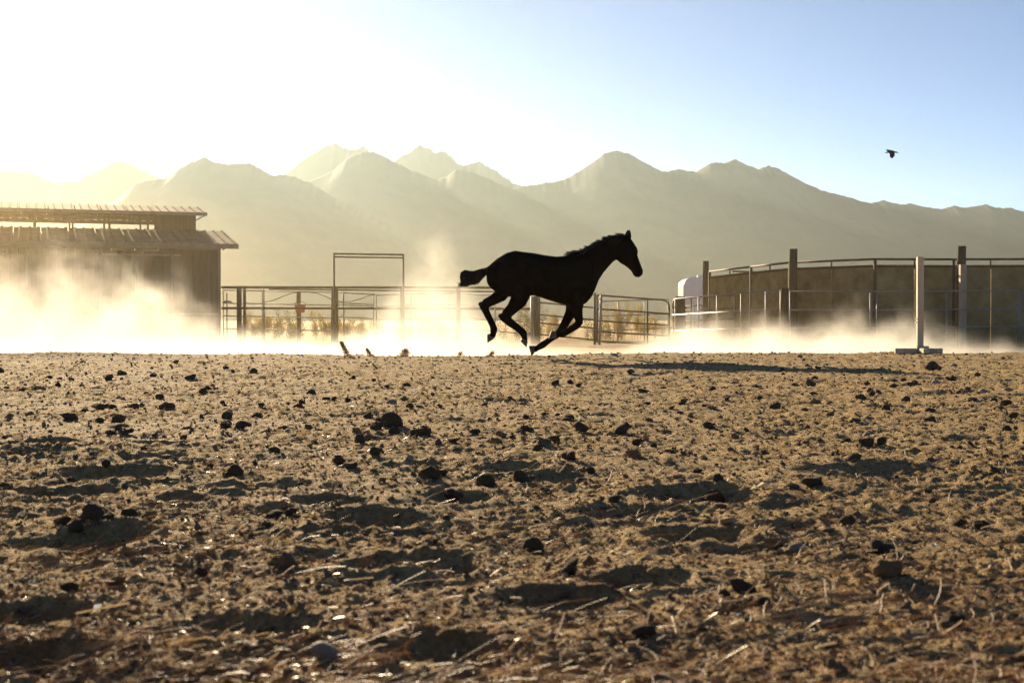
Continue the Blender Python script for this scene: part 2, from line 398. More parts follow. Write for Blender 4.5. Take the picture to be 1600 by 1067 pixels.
# ------------------------------------------------------------------ the barn (long side seen, right end receding)
FZ = -0.24                                        # level of the ground beyond the crest
def make_barn():
    a = R(19)
    c = P(345, 470, 50.0)
    root = empty('barn', (c.x, c.y, FZ), a)      # local +x points along the wall to its right end, +y away from the camera
    tag(root, 'brown barn with stepped ribbed metal roof and open clerestory, half hidden in dust', 'barn')
    Lb, depth = 24.0, 10.4
    z0 = -FZ
    wt, slope = 3.22 + z0, 0.18
    # wall panels of the front, with battens; a big sliding door between them
    x = -0.06
    k = 0
    edges = [0, -1.62, -4.0, -6.4, -8.6, -11.0, -13.4, -15.8, -18.2, -20.6, -23.9]
    for e0, e1 in zip(edges[:-1], edges[1:]):
        is_door = k in (1, 4, 7)
        w = e0 - e1
        mb = MB()
        n = max(4, int(w / 0.3))
        for i in range(n):
            xx = e1 + (i + 0.5) * w / n
            mb.box((xx, 0.03 + 0.012 * (i % 2) - (0.0 if not is_door else -0.06), wt / 2 - 0.05), (w / n - 0.012, 0.04, wt - 0.1 - (0.35 if is_door else 0)))
        pn = mb.build('door' if is_door else 'wall_panel', M['door'] if is_door else M['siding'], root)
        if is_door:
            MB().box(((e0 + e1) / 2, 0.0, wt - 0.42), (w + 0.5, 0.05, 0.07)).build('door_rail', M['trim'], pn)
            MB().box((e1 + w * 0.46, 0.045, 1.75), (0.035, 0.03, 1.9)).build('handle_bar', M['trim'], pn)
        MB().box((e0 - 0.05, -0.012, wt / 2), (0.09, 0.06, wt - 0.02)).build('trim_post', M['trim'], root)
        k += 1
    MB().box((-12, -0.02, wt - 0.16), (24.0, 0.05, 0.12)).build('trim_board', M['trim'], root)
    MB().box((-12, -0.03, 1.0), (24.0, 0.04, 0.06)).build('kick_rail', M['trim'], root)
    MB().box((-0.02, depth / 2, wt / 2), (0.05, depth - 0.1, wt)).build('end_wall', M['siding'], root)
    MB().box((-12, depth - 0.05, wt / 2), (24.0, 0.05, wt)).build('back_wall', M['siding'], root)
    # interior posts keep the clerestory readable against the light
    mv0, mv1, mu = 3.4, 7.0, -0.62
    def shed_z(v): return wt + (v) * slope
    # ribbed roof sheets, each a part
    def sheet(x0, x1, va, za, vb, zb, name='roof_sheet'):
        mb = MB()
        n = 3
        prof = []
        for i in range(n):
            b = x0 + (x1 - x0) * i / n; w = (x1 - x0) / n
            prof += [(b + .02, 0), (b + w * .62, 0), (b + w * .72, .045), (b + w * .86, .045), (b + w * .96, 0)]
        v = []
        for (px_, h) in prof: v += [(px_, va, za + h), (px_, vb, zb + h)]
        for (px_, h) in prof: v += [(px_, va, za + h - .03), (px_, vb, zb + h - .03)]
        q = len(prof) * 2
        f = []
        for i in range(len(prof) - 1):
            f.append((2 * i, 2 * i + 2, 2 * i + 3, 2 * i + 1)); f.append((q + 2 * i, q + 2 * i + 1, q + 2 * i + 3, q + 2 * i + 2))
            f.append((2 * i, q + 2 * i, q + 2 * i + 2, 2 * i + 2)); f.append((2 * i + 1, 2 * i + 3, q + 2 * i + 3, q + 2 * i + 1))
        mb.add(v, f)
        return mb.build(name, M['roof'], root)
    x1 = 0.55
    while x1 > -24:
        x0 = x1 - 0.93
        sheet(x0, x1 - 0.004, -0.5, shed_z(-0.5) + .05, mv0 - .04, shed_z(mv0 - .04) + .05)
        sheet(x0, x1 - 0.004, depth + .5, shed_z(-0.5) + .05, mv1 + .04, shed_z(mv0 - .04) + .05)
        x1 = x0
    MB().box((-11.7, -0.53, shed_z(-0.5) - .02), (24.5, 0.04, 0.17)).build('fascia', M['trim'], root)
    MB().box((0.53, 1.45, 0), (0.04, 4.0, 0.15), Matrix.Rotation(math.atan(slope), 3, 'X')).build('rake_board', M['siding'], root).location = (0, 0, shed_z(1.45) + .0)
    # monitor
    mz0, mz1 = shed_z(mv0) + 0.05, 4.50 + z0
    ze = mz1 - 0.02
    x1 = mu + 0.5
    ridge_v = (mv0 + mv1) / 2
    while x1 > -24:
        x0 = x1 - 0.93
        sheet(x0, x1 - 0.004, mv0 - .6, ze, ridge_v, ze + 0.40)
        sheet(x0, x1 - 0.004, mv1 + .6, ze, ridge_v, ze + 0.40)
        x1 = x0
    MB().box((mu - 11.5, mv0 - 0.62, ze - .03), (24.0, 0.04, 0.12)).build('fascia', M['trim'], root)
    MB().box((mu - 0.6, mv0, (mz0 + mz1) / 2 - .02), (1.5, 0.05, mz1 - mz0 - .02)).build('wall_panel', M['siding'], root)
    MB().box((mu + .1, (mv0 + mv1) / 2, (mz0 + mz1) / 2 + .05), (0.05, mv1 - mv0, mz1 - mz0)).build('end_wall', M['siding'], root)
    for i in range(3):
        MB().box((-12.8, mv0, mz0 + 0.24 + i * 0.17), (22.8, 0.03, 0.135)).build('louvre', M['siding'], root)
    xx = -2.2
    while xx > -23.5:
        MB().box((xx, mv0 + .04, (mz0 + mz1) / 2), (0.07, 0.06, mz1 - mz0)).build('stud', M['siding'], root)
        MB().box((xx, mv1, (mz0 + mz1) / 2), (0.07, 0.06, mz1 - mz0)).build('stud', M['siding'], root)
        xx -= 1.15 + 0.25 * random.random()
    for (xa, va, zt) in ((0.25, -0.2, wt - .22), (mu + .32, mv0 - .25, mz1 - .26)):
        MB().tube([(xa - .2, va + .2, zt), (xa + .16, va + .05, zt + .2)], .02, 6).build('brace', M['trim'], root)
make_barn()

# ------------------------------------------------------------------ fences, gates and panels
def pipes(root, segs, name, r, m, base):
    for s_ in segs:
        MB().tube([Vector(q) - base for q in s_], r, 10).build(name, m, root, True)
def post_thing(name, px0, px1, ptop, d, m, label, cat='post', square=False, group=None, cap=0.0):
    a, b = P(px0, ptop, d), P(px1, ptop, d)
    w = b.x - a.x; h = a.z - FZ + 0.1
    o = empty(name, ((a.x + b.x) / 2, d, FZ - .1))
    tag(o, label, cat, group)
    mb = MB()
    if square: mb.box((0, 0, h / 2), (w, w, h))
    else: mb.tube([(0, 0, 0), (0.01, 0, h * .3), (-0.01, 0.01, h * .7), (0, 0, h)], [w * .53, w * .5, w * .5, w * .47], 14)
    mb.build('shaft', m, o, not square, 0.006 if square else 0)
    return o

# pipe fence beside the barn: two heavy rails on posts
def barn_fence():
    d = 49.4
    base = Vector((P(347, 500, d).x, d, FZ))
    o = empty('pipe_fence', base)
    tag(o, 'dark steel pipe fence with heavy rails running from the barn corner', 'fence')
    pts = lambda y0, y1, xa=346, xb=836: [P(xa + (xb - xa) * t / 4, y0 + (y1 - y0) * t / 4, d) for t in range(5)]
    pipes(o, [pts(449.0, 449.6)], 'top_rail', .046, M['rust_pipe'], base)
    pipes(o, [pts(452.0, 456.4, 420, 836)], 'rail', .026, M['rust_pipe'], base)
    pipes(o, [pts(481.5, 482.6)], 'rail', .042, M['rust_pipe'], base)
    for px, w in ((373, 8.0), (381.5, 4.6), (521, 8.6), (526.5, 3.4), (628, 7.5), (716, 7.0)):
        b = P(px, 447.5, d); r = w * d / F_PX / 2
        MB().tube([Vector((b.x, d + .07, FZ - .1)) - base, Vector((b.x, d + .07, b.z)) - base], r, 12).build('post', M['rust_pipe'], o, True)
    for px in (411.5, 536):
        b = P(px, 450, d)
        MB().tube([Vector((b.x + .03, d + .1, FZ - .05)) - base, Vector((b.x, d + .1, b.z)) - base], .024, 8).build('stay', M['galv'], o, True)
barn_fence()
def corral_panel(x0, y0, x1, y1, d0, d1, rails, label, r=.021, m='galv', uprights=(0, 1), round_end=False, group='corral panels beside the arena', name='corral_panel', h_px=None):
    """rails: pixel offsets below the top rail"""
    a, b = P(x0, y0, d0), P(x1, y1, d1)
    base = Vector((a.x, a.y, FZ))
    o = empty(name, base); tag(o, label, name.split('_')[-1], group)
    L_ = []
    for k, dy in enumerate(rails):
        p0, p1 = P(x0, y0 + dy, d0), P(x1, y1 + dy * d0 / d1, d1)
        if round_end and k == 0:
            e = (p1 - p0).normalized()
            seg = [p0, p1 - e * .28, p1 - e * .18 + Vector((0, 0, -.015)), p1 - e * .08 + Vector((0, 0, -.06)), p1 - e * .02 + Vector((0, 0, -.16)), p1 + Vector((0, 0, -.30))]
        else: seg = [p0, p1]
        MB().tube([q - base for q in seg], r, 8).build('rail', M[m], o, True)
    for t in uprights:
        top = a.lerp(b, t); lo = P(x0, y0 + rails[-1], d0).lerp(P(x1, y1 + rails[-1] * d0 / d1, d1), t)
        if round_end and t == 1: top = top + Vector((0, 0, -.28))
        MB().tube([Vector((top.x, top.y, min(lo.z, FZ + .06))) - base, top - base], r, 8).build('upright', M[m], o, True)
    return o
corral_panel(349, 453.5, 410, 454.6, 50.3, 50.3, (0, 20, 40, 60), 'thin galvanised panel next to the barn corner', .019, 'galv')
corral_panel(412, 454.8, 521, 457, 50.3, 50.3, (0, 20, 40, 60), 'thin galvanised panel behind the post with the red bucket', .019, 'galv')
corral_panel(524, 457, 584, 460, 50.3, 50.3, (0, 16, 19, 38), 'short galvanised panel under the overhead frame', .021, 'galv')
corral_panel(588, 460.5, 716, 458, 50.6, 50.6, (0, 18, 38, 56), 'galvanised panel fading into the dust behind the horse tail', .02, 'galv', (0, .42, 1))
corral_panel(718, 458, 832, 466, 50.6, 48, (0, 18, 36, 54), 'galvanised panel behind the hind legs of the horse', .02, 'galv', (0, .5, 1))
# overhead frame
def overhead_frame():
    d = 49.2
    base = Vector((P(576, 500, d).x, d, FZ)); o = empty('overhead_frame', base)
    tag(o, 'tall thin steel frame with double crossbar above the fence', 'frame')
    for px, top in ((522.5, 395.5), (630.5, 397.5)):
        b = P(px, top, d)
        MB().tube([Vector((b.x, d - .1, FZ - .05)) - base, Vector((b.x, d - .1, b.z)) - base], .034, 10).build('upright', M['rust_pipe'], o, True)
    pipes(o, [[P(522, 396.8, d) - Vector((0, .1, 0)), P(631, 398.4, d) - Vector((0, .1, 0))]], 'crossbar', .032, M['rust_pipe'], base)
    pipes(o, [[P(522, 401.8, d) - Vector((0, .1, 0)), P(631, 403.2, d) - Vector((0, .1, 0))]], 'crossbar', .026, M['rust_pipe'], base)
overhead_frame()
post_thing('fence_post', 463.4, 470.2, 456, 51.2, M['post'], 'short brown post carrying the red bucket')
def bucket():
    d = 50.9; b = P(469, 488.5, d)
    o = empty('bucket', b); tag(o, 'red plastic bucket hung on a short brown post', 'bucket')
    mb = MB(); n = 20
    prof = [(.0, .0), (.155, .0), (.205, .27), (.225, .275), (.225, .30), (.195, .30), (.15, .02), (0, .02)]
    v = [(r * math.cos(2 * math.pi * k / n), r * math.sin(2 * math.pi * k / n), z) for r, z in prof for k in range(n)]
    f = [(i * n + k, i * n + (k + 1) % n, (i + 1) * n + (k + 1) % n, (i + 1) * n + k) for i in range(len(prof) - 1) for k in range(n)]
    mb.add(v, f).build('shell', M['red'], o, True)
    MB().tube([(.21 * math.cos(t), 0.0, .29 + .10 * math.sin(t)) for t in np.linspace(0, math.pi, 9)], .009, 6).build('handle', M['dark'], o, True)
bucket()
def cable():
    pts = [(412, 473), (425, 470), (440, 464), (455, 458.5), (467, 456.5), (482, 456.5), (496, 458.5), (508, 463), (520, 468.5), (533, 471.5), (548, 471.3), (562, 467.5), (575, 462.5), (586, 460)]
    tag(MB().tube([P(x, y, 49.9) for x, y in pts], .014, 6).build('cable', M['dark'], smooth=True), 'dark hose sagging in loops along the pipe fence', 'hose')
cable()
def hydrant():
    d = 48.9; b = P(354.5, 458, d); base = Vector((b.x, d, FZ)); o = empty('water_hydrant', base)
    tag(o, 'thin black standpipe hydrant with cross handle by the barn corner', 'hydrant')
    MB().tube([(0, 0, -.05), (0, 0, b.z - FZ)], .02, 8).build('standpipe', M['dark'], o, True)
    z = P(354, 472, d).z - FZ
    MB().tube([(-.14, 0, z - .02), (-.05, 0, z + .02), (.05, 0, z + .03), (.16, 0, z)], .026, 8).build('spout', M['dark'], o, True)
    MB().box((0, 0, z - .22), (.1, .08, .09)).build('valve', M['dark'], o)
hydrant()

# middle: post behind the belly, descending gate, post cluster, rising gate
post_thing('gate_post', 833.5, 842.5, 462.5, 46.0, M['post'], 'brown wooden gate post behind the belly of the horse')
g0 = empty('gate_post', (P(831.3, 460, 45.9).x, 45.9, FZ - .1)); tag(g0, 'grey steel gate post beside a wooden one behind the horse', 'post')
MB().tube([(0, 0, 0), (0, 0, P(831, 463.5, 45.9).z - FZ + .1)], .05, 12).build('shaft', M['galv'], g0, True)
corral_panel(843, 452.5, 929, 461, 45.8, 45.8, (0, 20, 39, 52, 70), 'dark pipe gate seen under the belly of the horse', .026, 'rust_pipe', (0, 1), name='pipe_gate', group=None)
corral_panel(933, 461.2, 1046, 469.5, 45.6, 47.0, (0, 21.5, 40, 57, 72), 'dark pipe gate with one rounded corner between horse and white trailer', .028, 'rust_pipe', (0, .69, 1), True, name='pipe_gate', group=None)
corral_panel(934, 471, 1044, 467.8, 48.2, 49.5, (0, 23, 46, 66), 'thin galvanised panel behind the rounded pipe gate', .018, 'galv', (0, .28, .66, 1))
for px, w, lab in ((929.5, 4.2, 'brown steel post at the end of the dark pipe gates'), (939.5, 4.0, 'leaning galvanised post beside the dark pipe gate')):
    a = P(px, 457.5 if px < 935 else 461, 45.4); o = empty('gate_post', (a.x, 45.4, FZ - .1)); tag(o, lab, 'post')
    MB().tube([(-.06 if px > 935 else 0, 0, 0), (0, 0, a.z - FZ + .1)], w * 45.4 / F_PX / 2, 10).build('shaft', M['rust_pipe'] if px < 935 else M['galv'], o, True)
post_thing('gate_post', 1055, 1071, 463, 46.5, M['post'], 'stout wooden gate post in front of the white trailer')
corral_panel(1220, 453.5, 1051, 467.5, 39.6, 46.3, (0, 29, 58), 'bright galvanised gate in front of the pen entrance', .026, 'galv', (0, .12, .33, .55, .73, .97), True, name='pipe_gate', group=None)
corral_panel(1052, 466.5, 1148, 460.5, 47.6, 45.5, (0, 20, 36), 'dark pipe panel behind the bright galvanised gate', .024, 'rust_pipe', (0, .3, 1))
corral_panel(1071, 478, 1097, 477, 55, 54, (0, 12, 23, 32), 'small dark ladder-like panel between two wooden posts', .02, 'rust_pipe', (0, .3, .55, 1))
post_thing('gate_post', 1219.8, 1232.4, 450, 39.4, M['post'], 'stout wooden post where the bright gate hangs')
corral_panel(1234.5, 455.5, 1360, 455.3, 38.6, 38.2, (0, 29, 57), 'galvanised panel against the pen wall nearest the bright gate', .02, 'galv')
corral_panel(1361, 455.3, 1478.5, 455.0, 38.2, 38.0, (0, 29, 57), 'galvanised panel against the pen wall behind the jump standard', .02, 'galv', (0, .08, 1))
corral_panel(1480, 455.0, 1591, 454.0, 38.0, 38.0, (0, 28.5, 56), 'galvanised panel against the pen wall in front of the tall pole', .02, 'galv')
corral_panel(1595, 453.5, 1720, 452, 38.0, 38.0, (0, 28.5, 56), 'galvanised panel cut by the edge of the view', .022, 'galv')

# ------------------------------------------------------------------ round pen
def round_pen():
    spec = [(1108.9, 424.6, 47.4), (1173.6, 416.9, 44.9), (1234, 410.4, 43.0), (1367.5, 405.0, 41.0), (1490, 405.4, 40.7), (1605, 405.0, 41.0)]
    pts, rz_ = [], []
    for px, py, d in spec:
        q = P(px, py, d); pts.append((q.x, q.y)); rz_.append(q.z - FZ)
    for q in [(17.2, 42.2), (19.2, 45.0), (19.8, 49.0), (18.2, 53.0), (14.8, 55.4), (10.6, 54.0), (8.0, 51.5)]:
        pts.append(q); rz_.append(2.31 - FZ)
    base = Vector((13.2, 48.0, FZ)); o = empty('round_pen', base)
    tag(o, 'solid walled brown round pen with pipe rail on top', 'pen')
    def loc(p, z): return Vector((p[0] - base.x, p[1] - base.y, z))
    for i, (a, b) in enumerate(zip(pts, pts[1:] + pts[:1])):
        if i == len(pts) - 1: continue
        ra, rb = rz_[i], rz_[i + 1]; HR = ra; HT = (ra + rb) / 2 - .17
        dx, dy = b[0] - a[0], b[1] - a[1]; Ln = math.hypot(dx, dy); ang = math.atan2(dy, dx)
        mtx = Matrix.Rotation(ang, 3, 'Z')
        n = 2
        def wall_box(t0, t1, z0f, z1f, th, off):
            nx_, ny_ = dy / Ln * off, -dx / Ln * off; v = []
            for t_ in (t0, t1):
                top = ra + (rb - ra) * t_
                for w_ in (-th / 2, th / 2):
                    q = (a[0] + dx * t_ + dy / Ln * w_ + nx_, a[1] + dy * t_ - dx / Ln * w_ + ny_)
                    v += [loc(q, z0f(top)), loc(q, z1f(top))]
            return MB().add(v, [(0, 1, 3, 2), (4, 6, 7, 5), (0, 4, 5, 1), (2, 3, 7, 6), (1, 5, 7, 3), (0, 2, 6, 4)])
        for k in range(n):                                         # two sheets to a bay, with a seam
            wall_box(k / n + .006, (k + 1) / n - .006, lambda z: -.05, lambda z: z - .175 - .02 * ((i + k) % 2), .045, 0).build('wall_sheet', M['penwall'], o)
        wall_box(.02, .98, lambda z: z - .23, lambda z: z - .165, .04, -.05 if False else .046).build('cap_board', M['post'], o)
        MB().tube([loc(a, ra), loc(b, rb)], .034, 10).build('top_rail', M['rust_pipe'], o, True)
        MB().tube([loc(a, 0), loc(a, HR)], .045, 10).build('pipe_post', M['rust_pipe'], o, True)
        mid = (a[0] + dx / 2, a[1] + dy / 2)
        MB().tube([loc(mid, HT - .1), loc(mid, (ra + rb) / 2)], .026, 8).build('strut', M['rust_pipe'], o, True)
round_pen()
post_thing('pen_pole', 1098, 1107.8, 408, 50.2, M['post'], 'square topped wooden pole where the pen wall ends', 'pole')
post_thing('pen_pole', 1233.2, 1246.6, 389, 42.4, M['post'], 'tall dark wooden pole between the gate and the pen wall', 'pole')
post_thing('pen_pole', 1496, 1509.8, 384.5, 40.3, M['post'], 'tallest dark wooden pole standing at the pen wall', 'pole')
post_thing('timber_post', 1499.5, 1509.2, 413.5, 38.6, M['postlight'], 'pale squared timber in front of the tallest dark pole', 'post', True)

# ------------------------------------------------------------------ jump standard
def jump_standard():
    d = 22.5
    b = P(1437, 555, d); z = gz(b.x, d)
    o = empty('jump_standard', (b.x, d, z)); tag(o, 'worn white painted jump standard with wooden cross feet', 'jump standard')
    top = P(1437, 401.5, d).z - z
    s_ = d / F_PX
    MB().box((0, 0, (top + .08) / 2), (9.6 * s_, 9.6 * s_, top - .08)).build('upright', M['wornpost'], o, bevel=.006)
    MB().box((-.02, 0, .045), (74 * s_, .09, .085)).build('foot_board', M['wornpost'], o, bevel=.008)
    MB().box((.0, -.02, .05), (.09, .70, .08)).build('foot_board', M['wornpost'], o, bevel=.008)
    MB().box((.03, -.06, .10), (.19, .05, .05)).build('foot_block', M['wornpost'], o, bevel=.005)
    for zz in (.50, .555):
        MB().tube([(-.055, -.02, zz), (-.075, -.02, zz)], .014, 8).build('hole_pin', M['white'], o)
jump_standard()

# ------------------------------------------------------------------ white horse trailer
def trailer():
    d = 62.0
    a = P(1063.5, 438, d); zt = P(1080, 434.5, d).z
    o = empty('horse_trailer', (a.x, d, FZ)); tag(o, 'white horse trailer with rounded nose behind the gate posts', 'trailer')
    H = zt - FZ; L_ = 5.2; Wd = 1.95; zb = .45; r = .38
    prof = [(0, zb), (0, H - r)] + [(r - r * math.cos(t), H - r + r * math.sin(t)) for t in np.linspace(.2, math.pi / 2, 6)] + [(L_ - .1, H + .02), (L_, H - .1), (L_, zb)]
    n = len(prof)
    v = [(x, y, z) for y in (-Wd / 2, Wd / 2) for x, z in prof]
    f = [tuple(range(n)), tuple(range(2 * n - 1, n - 1, -1))] + [(i, (i + 1) % n, n + (i + 1) % n, n + i) for i in range(n)]
    body = MB().add(v, f).build('body', M['white'], o, bevel=.02)
    for k in range(4):
        MB().box((1.3 + k * .95, -Wd / 2 - .012, H - .62), (.6, .03, .36)).build('window', M['dark'], o, bevel=.01)
    MB().box((L_ / 2, -Wd / 2 - .01, zb + .35), (L_ - .3, .03, .05)).build('trim_strip', M['galv'], o)
    MB().box((.95, 0, H + .06), (.45, .5, .1)).build('roof_vent', M['white'], o, bevel=.02)
    for x in (2.6, 3.5):
        for y in (-Wd / 2, Wd / 2):
            w = MB().tube([(x, y - .1, .34), (x, y + .1, .34)], .34, 20).build('wheel', M['dark'], o)
            MB().tube([(x, y - .115, .34), (x, y + .115, .34)], .18, 14).build('rim', M['galv'], w)
    MB().tube([(0.1, -.3, zb), (-1.3, 0, zb)], .05, 8).build('tow_bar', M['rust_pipe'], o)
    MB().tube([(0.1, .3, zb), (-1.3, 0, zb)], .05, 8).build('tow_bar', M['rust_pipe'], o)
    MB().tube([(-1.1, 0, 0.0), (-1.1, 0, zb + .2)], .035, 8).build('jack', M['rust_pipe'], o)
trailer()

# ------------------------------------------------------------------ brush beyond the fences
def bush(px, d, wpx, hpx, m, label, cat, grass=False, n=900, group=None):
    c = P(px, 500, d); w = wpx * d / F_PX; h = hpx * d / F_PX
    o = empty('brush' if not grass else 'grass_clump', (c.x, d, FZ)); tag(o, label, cat, group)
    r_ = random.Random(int(px * 7 + d))
    st = MB(); V, Fc = [], []
    stems = max(6, int(w * 9))
    for k in range(stems):
        x0 = r_.uniform(-.45, .45) * w; y0 = r_.uniform(-.4, .4) * min(w, 1.6)
        hh = h * r_.uniform(.45, 1.0); lx, ly = r_.uniform(-.22, .22) * hh, r_.uniform(-.2, .2) * hh
        path = [Vector((x0, y0, -.02)), Vector((x0 + lx * .4, y0 + ly * .4, hh * .5)), Vector((x0 + lx, y0 + ly, hh))]
        st.tube(path, .008, 4, .003)
        for q in range(int(2.6 * n / stems)):
            t = r_.uniform(.12 if not grass else .4, 1.02)
            p = path[0].lerp(path[1], t * 2) if t < .5 else path[1].lerp(path[2], t * 2 - 1)
            p = p + Vector((r_.gauss(0, .07), r_.gauss(0, .07), r_.gauss(0, .05)))
            s = r_.uniform(.012, .032)
            if grass: ax = Vector((r_.gauss(0, .3), r_.gauss(0, .3), 1)).normalized() * s * 3; ay = Vector((r_.gauss(0, 1), r_.gauss(0, 1), .1)).normalized() * s * .25
            else: ax = Vector((r_.gauss(0, 1), r_.gauss(0, 1), r_.gauss(0, 1))).normalized() * s; ay = ax.cross(Vector((r_.gauss(0, 1), r_.gauss(0, 1), r_.gauss(0, 1)))).normalized() * s * .5
            i = len(V); V += [p - ax, p + ay, p + ax, p - ay]; Fc.append((i, i + 1, i + 2, i + 3))
    st.build('stems', M['needle'], o)['kind'] = 'stuff'
    link('leaves', mesh_np('leaves', [tuple(v) for v in V], Fc), m, o)['kind'] = 'stuff'
bush(455, 54, 60, 52, M['brush'], 'olive brush behind the red bucket post', 'bush', n=1600)
bush(400, 53, 50, 42, M['grass'], 'tall yellow grass beside the barn end of the fence', 'grass', True, 1400)
bush(505, 53, 46, 50, M['grass'], 'yellow seeding weeds left of the overhead frame', 'grass', True, 1300)
bush(430, 57, 90, 42, M['grass'], 'dry grass bank behind the olive brush', 'grass', True, 1800)
bush(560, 57, 90, 38, M['grass'], 'dry grass under the overhead frame', 'grass', True, 1700)
bush(660, 57, 90, 34, M['grass'], 'dry grass glowing in dust right of the overhead frame', 'grass', True, 1500)
bush(812, 53, 70, 62, M['brush'], 'dark green bush seen between the horse legs', 'bush', n=2200)
bush(865, 57, 70, 40, M['grass'], 'dry grass under the horse belly', 'grass', True, 1400)
bush(945, 55, 80, 50, M['brush'], 'olive bush behind the end of the pipe gates', 'bush', n=1800)
bush(975, 53, 60, 62, M['grass'], 'tall yellow weeds behind the rounded pipe gate', 'grass', True, 1500)
bush(1030, 58, 70, 36, M['grass'], 'dry grass left of the stout gate post', 'grass', True, 1200)
bush(1086, 70, 60, 40, M['grass'], 'dry yellow grass past the small ladder-like panel', 'grass', True, 1000)

# ------------------------------------------------------------------ the horse (right side towards us, running to +x)
HD = 21.1
HX = P(831, 557, HD).x
HS = HD / F_PX                                    # metres per photo pixel at the horse
def make_horse():
    hz = gz(HX, HD)
    root = empty('horse', (HX, HD, hz))
    tag(root, 'dark horse galloping past with tail lifted and one hoof touching down', 'horse')
    def H(px, py, y=0.0): return Vector(((px - 831) * HS, y, (558.5 - py) * HS))
    def Z3(zx, zy): return (680 + .2249 * zx, 340 + .2249 * zy)
    mb = MB()
    trunk = [(356, 395, 445, .05), (366, 352, 472, .13), (390, 324, 500, .185), (430, 291, 530, .235), (490, 254, 556, .275), (555, 236, 556, .29), (620, 246, 548, .285), (690, 254, 548, .295), (760, 268, 571, .31), (840, 278, 597, .305), (900, 273, 613, .285), (955, 254, 624, .255), (1005, 242, 622, .225), (1050, 236, 600, .19), (1085, 255, 560, .15), (1103, 320, 520, .09)]
    mb.loft([(H(*Z3(x, (t + b) / 2)), Vector((0, 0, (b - t) * .2249 * HS / 2)), Vector((0, w, 0))) for x, t, b, w in trunk], 28, 2.25)
    def slab(secs, p=2.1):
        out = []
        for (tx, ty), (bx, by), w in secs:
            a, b = H(*Z3(tx, ty)), H(*Z3(bx, by))
            out.append(((a + b) / 2, (a - b) / 2 * (1 + .9 * HS / (a - b).length * 1), Vector((0, w, 0))))
        mb.loft(out, 24, p)
    slab([((930, 275), (1010, 600), .20), ((975, 247), (1075, 570), .18), ((1015, 240), (1108, 512), .145), ((1060, 226), (1135, 440), .115), ((1110, 194), (1168, 388), .097), ((1160, 166), (1203, 347), .086), ((1210, 147), (1238, 310), .08), ((1262, 139), (1258, 298), .08), ((1310, 136), (1280, 310), .078)])
    slab([((1296, 140), (1268, 302), .075), ((1330, 134), (1282, 318), .092), ((1362, 160), (1298, 328), .102), ((1380, 188), (1318, 339), .102), ((1397, 215), (1338, 353), .092), ((1408, 238), (1354, 368), .078), ((1403, 270), (1364, 380), .064), ((1416, 308), (1371, 393), .056), ((1430, 345), (1377, 405), .052), ((1441, 375), (1390, 418), .052), ((1441, 398), (1412, 421), .040), ((1434, 408), (1424, 417), .02)], 2.3)
    NY, FY = -.135, .135
    def limb(pts, y, flat=.82):
        secs = []
        n = len(pts)
        for i, (x, yy, r) in enumerate(pts):
            a = H(*pts[max(i - 1, 0)][:2]); b = H(*pts[min(i + 1, n - 1)][:2]); t = (b - a).normalized()
            nrm = Vector((-t.z, 0, t.x))
            yo = y * min(1, .62 + .5 * i / n)
            secs.append((H(x, yy, yo), nrm * (r + .6) * HS, Vector((0, (r + .6) * HS * (flat if i > 2 else .95), 0))))
        mb.loft(secs, 16, 2.0)
    def ball(x, yy, r, y):
        c = H(x, yy, y); rr = r * HS
        mb.loft([(c + Vector((rr * math.cos(t), 0, 0)), Vector((0, 0, rr * math.sin(t) + .001)), Vector((0, rr * .8 * math.sin(t) + .001, 0))) for t in np.linspace(.05, math.pi - .05, 9)], 12, 2)
    limb([(806, 436, 22), (815, 458, 17.5), (810, 472, 12.6), (800, 484, 8.8), (791, 493, 7.6), (788.3, 497.5, 7.4), (795.7, 504.1, 6.2), (803.6, 509.9, 5.5), (812.3, 516.2, 5.2), (817.4, 521.5, 5.3), (819.6, 528.3, 4.1), (819.4, 533.5, 4.3)], NY)
    ball(782.2, 494.8, 4.0, NY * 1.05)
    limb([(788, 436, 20), (789, 451, 14.5), (781.5, 463.4, 10.2), (769.5, 470.4, 7.8), (759, 475.5, 7.0), (755.4, 479.6, 6.6), (759.2, 488.4, 5.2), (764.5, 499, 4.7), (769.7, 509.7, 4.7), (771.6, 516.3, 5.3), (770.4, 523.5, 4.2), (768.8, 528.0, 4.4)], FY)
    ball(751.0, 476.6, 4.2, FY * 1.05)
    limb([(897, 455, 20), (899.3, 474, 13), (901, 487, 8.4), (903.8, 498.5, 6.0), (904.4, 504.8, 5.9), (900.6, 509.8, 5.3), (891.3, 516.3, 4.6), (884.1, 520.6, 4.4), (878.3, 523.6, 5.1), (872.6, 523.6, 4.1), (867, 523.6, 4.4)], NY)
    limb([(893, 460, 18), (896, 477, 11), (892, 490.5, 8.2), (885, 503.2, 6.5), (877.2, 517.8, 5.9), (870.8, 524.6, 4.8), (860, 531.9, 4.2), (853.5, 536.8, 4.3), (848.3, 540.5, 5.0), (839.5, 545.7, 3.8), (834.4, 548.4, 4.3)], FY)
    # ears
    for y, dx in ((-.055, .2), (.05, -1.2)):
        pts = [(970.0, 369.5, 4.0), (978 + dx, 367.5, 4.2), (981 + dx, 365, 3.4), (982 + dx * 1.1, 362.9, 1.5), (982.3 + dx * 1.1, 361.6, .4)]
        pts = [(980.0 + dx, 375.5, 5.6), (980.8 + dx, 371, 5.0), (981.6 + dx, 367, 3.9), (982.1 + dx, 363.5, 2.5), (982.3 + dx, 360.4, .9)]
        mb.loft([(H(px, py, y), Vector((r * HS, 0, 0)), Vector((0, r * HS * .7, 0))) for px, py, r in pts], 12, 2)
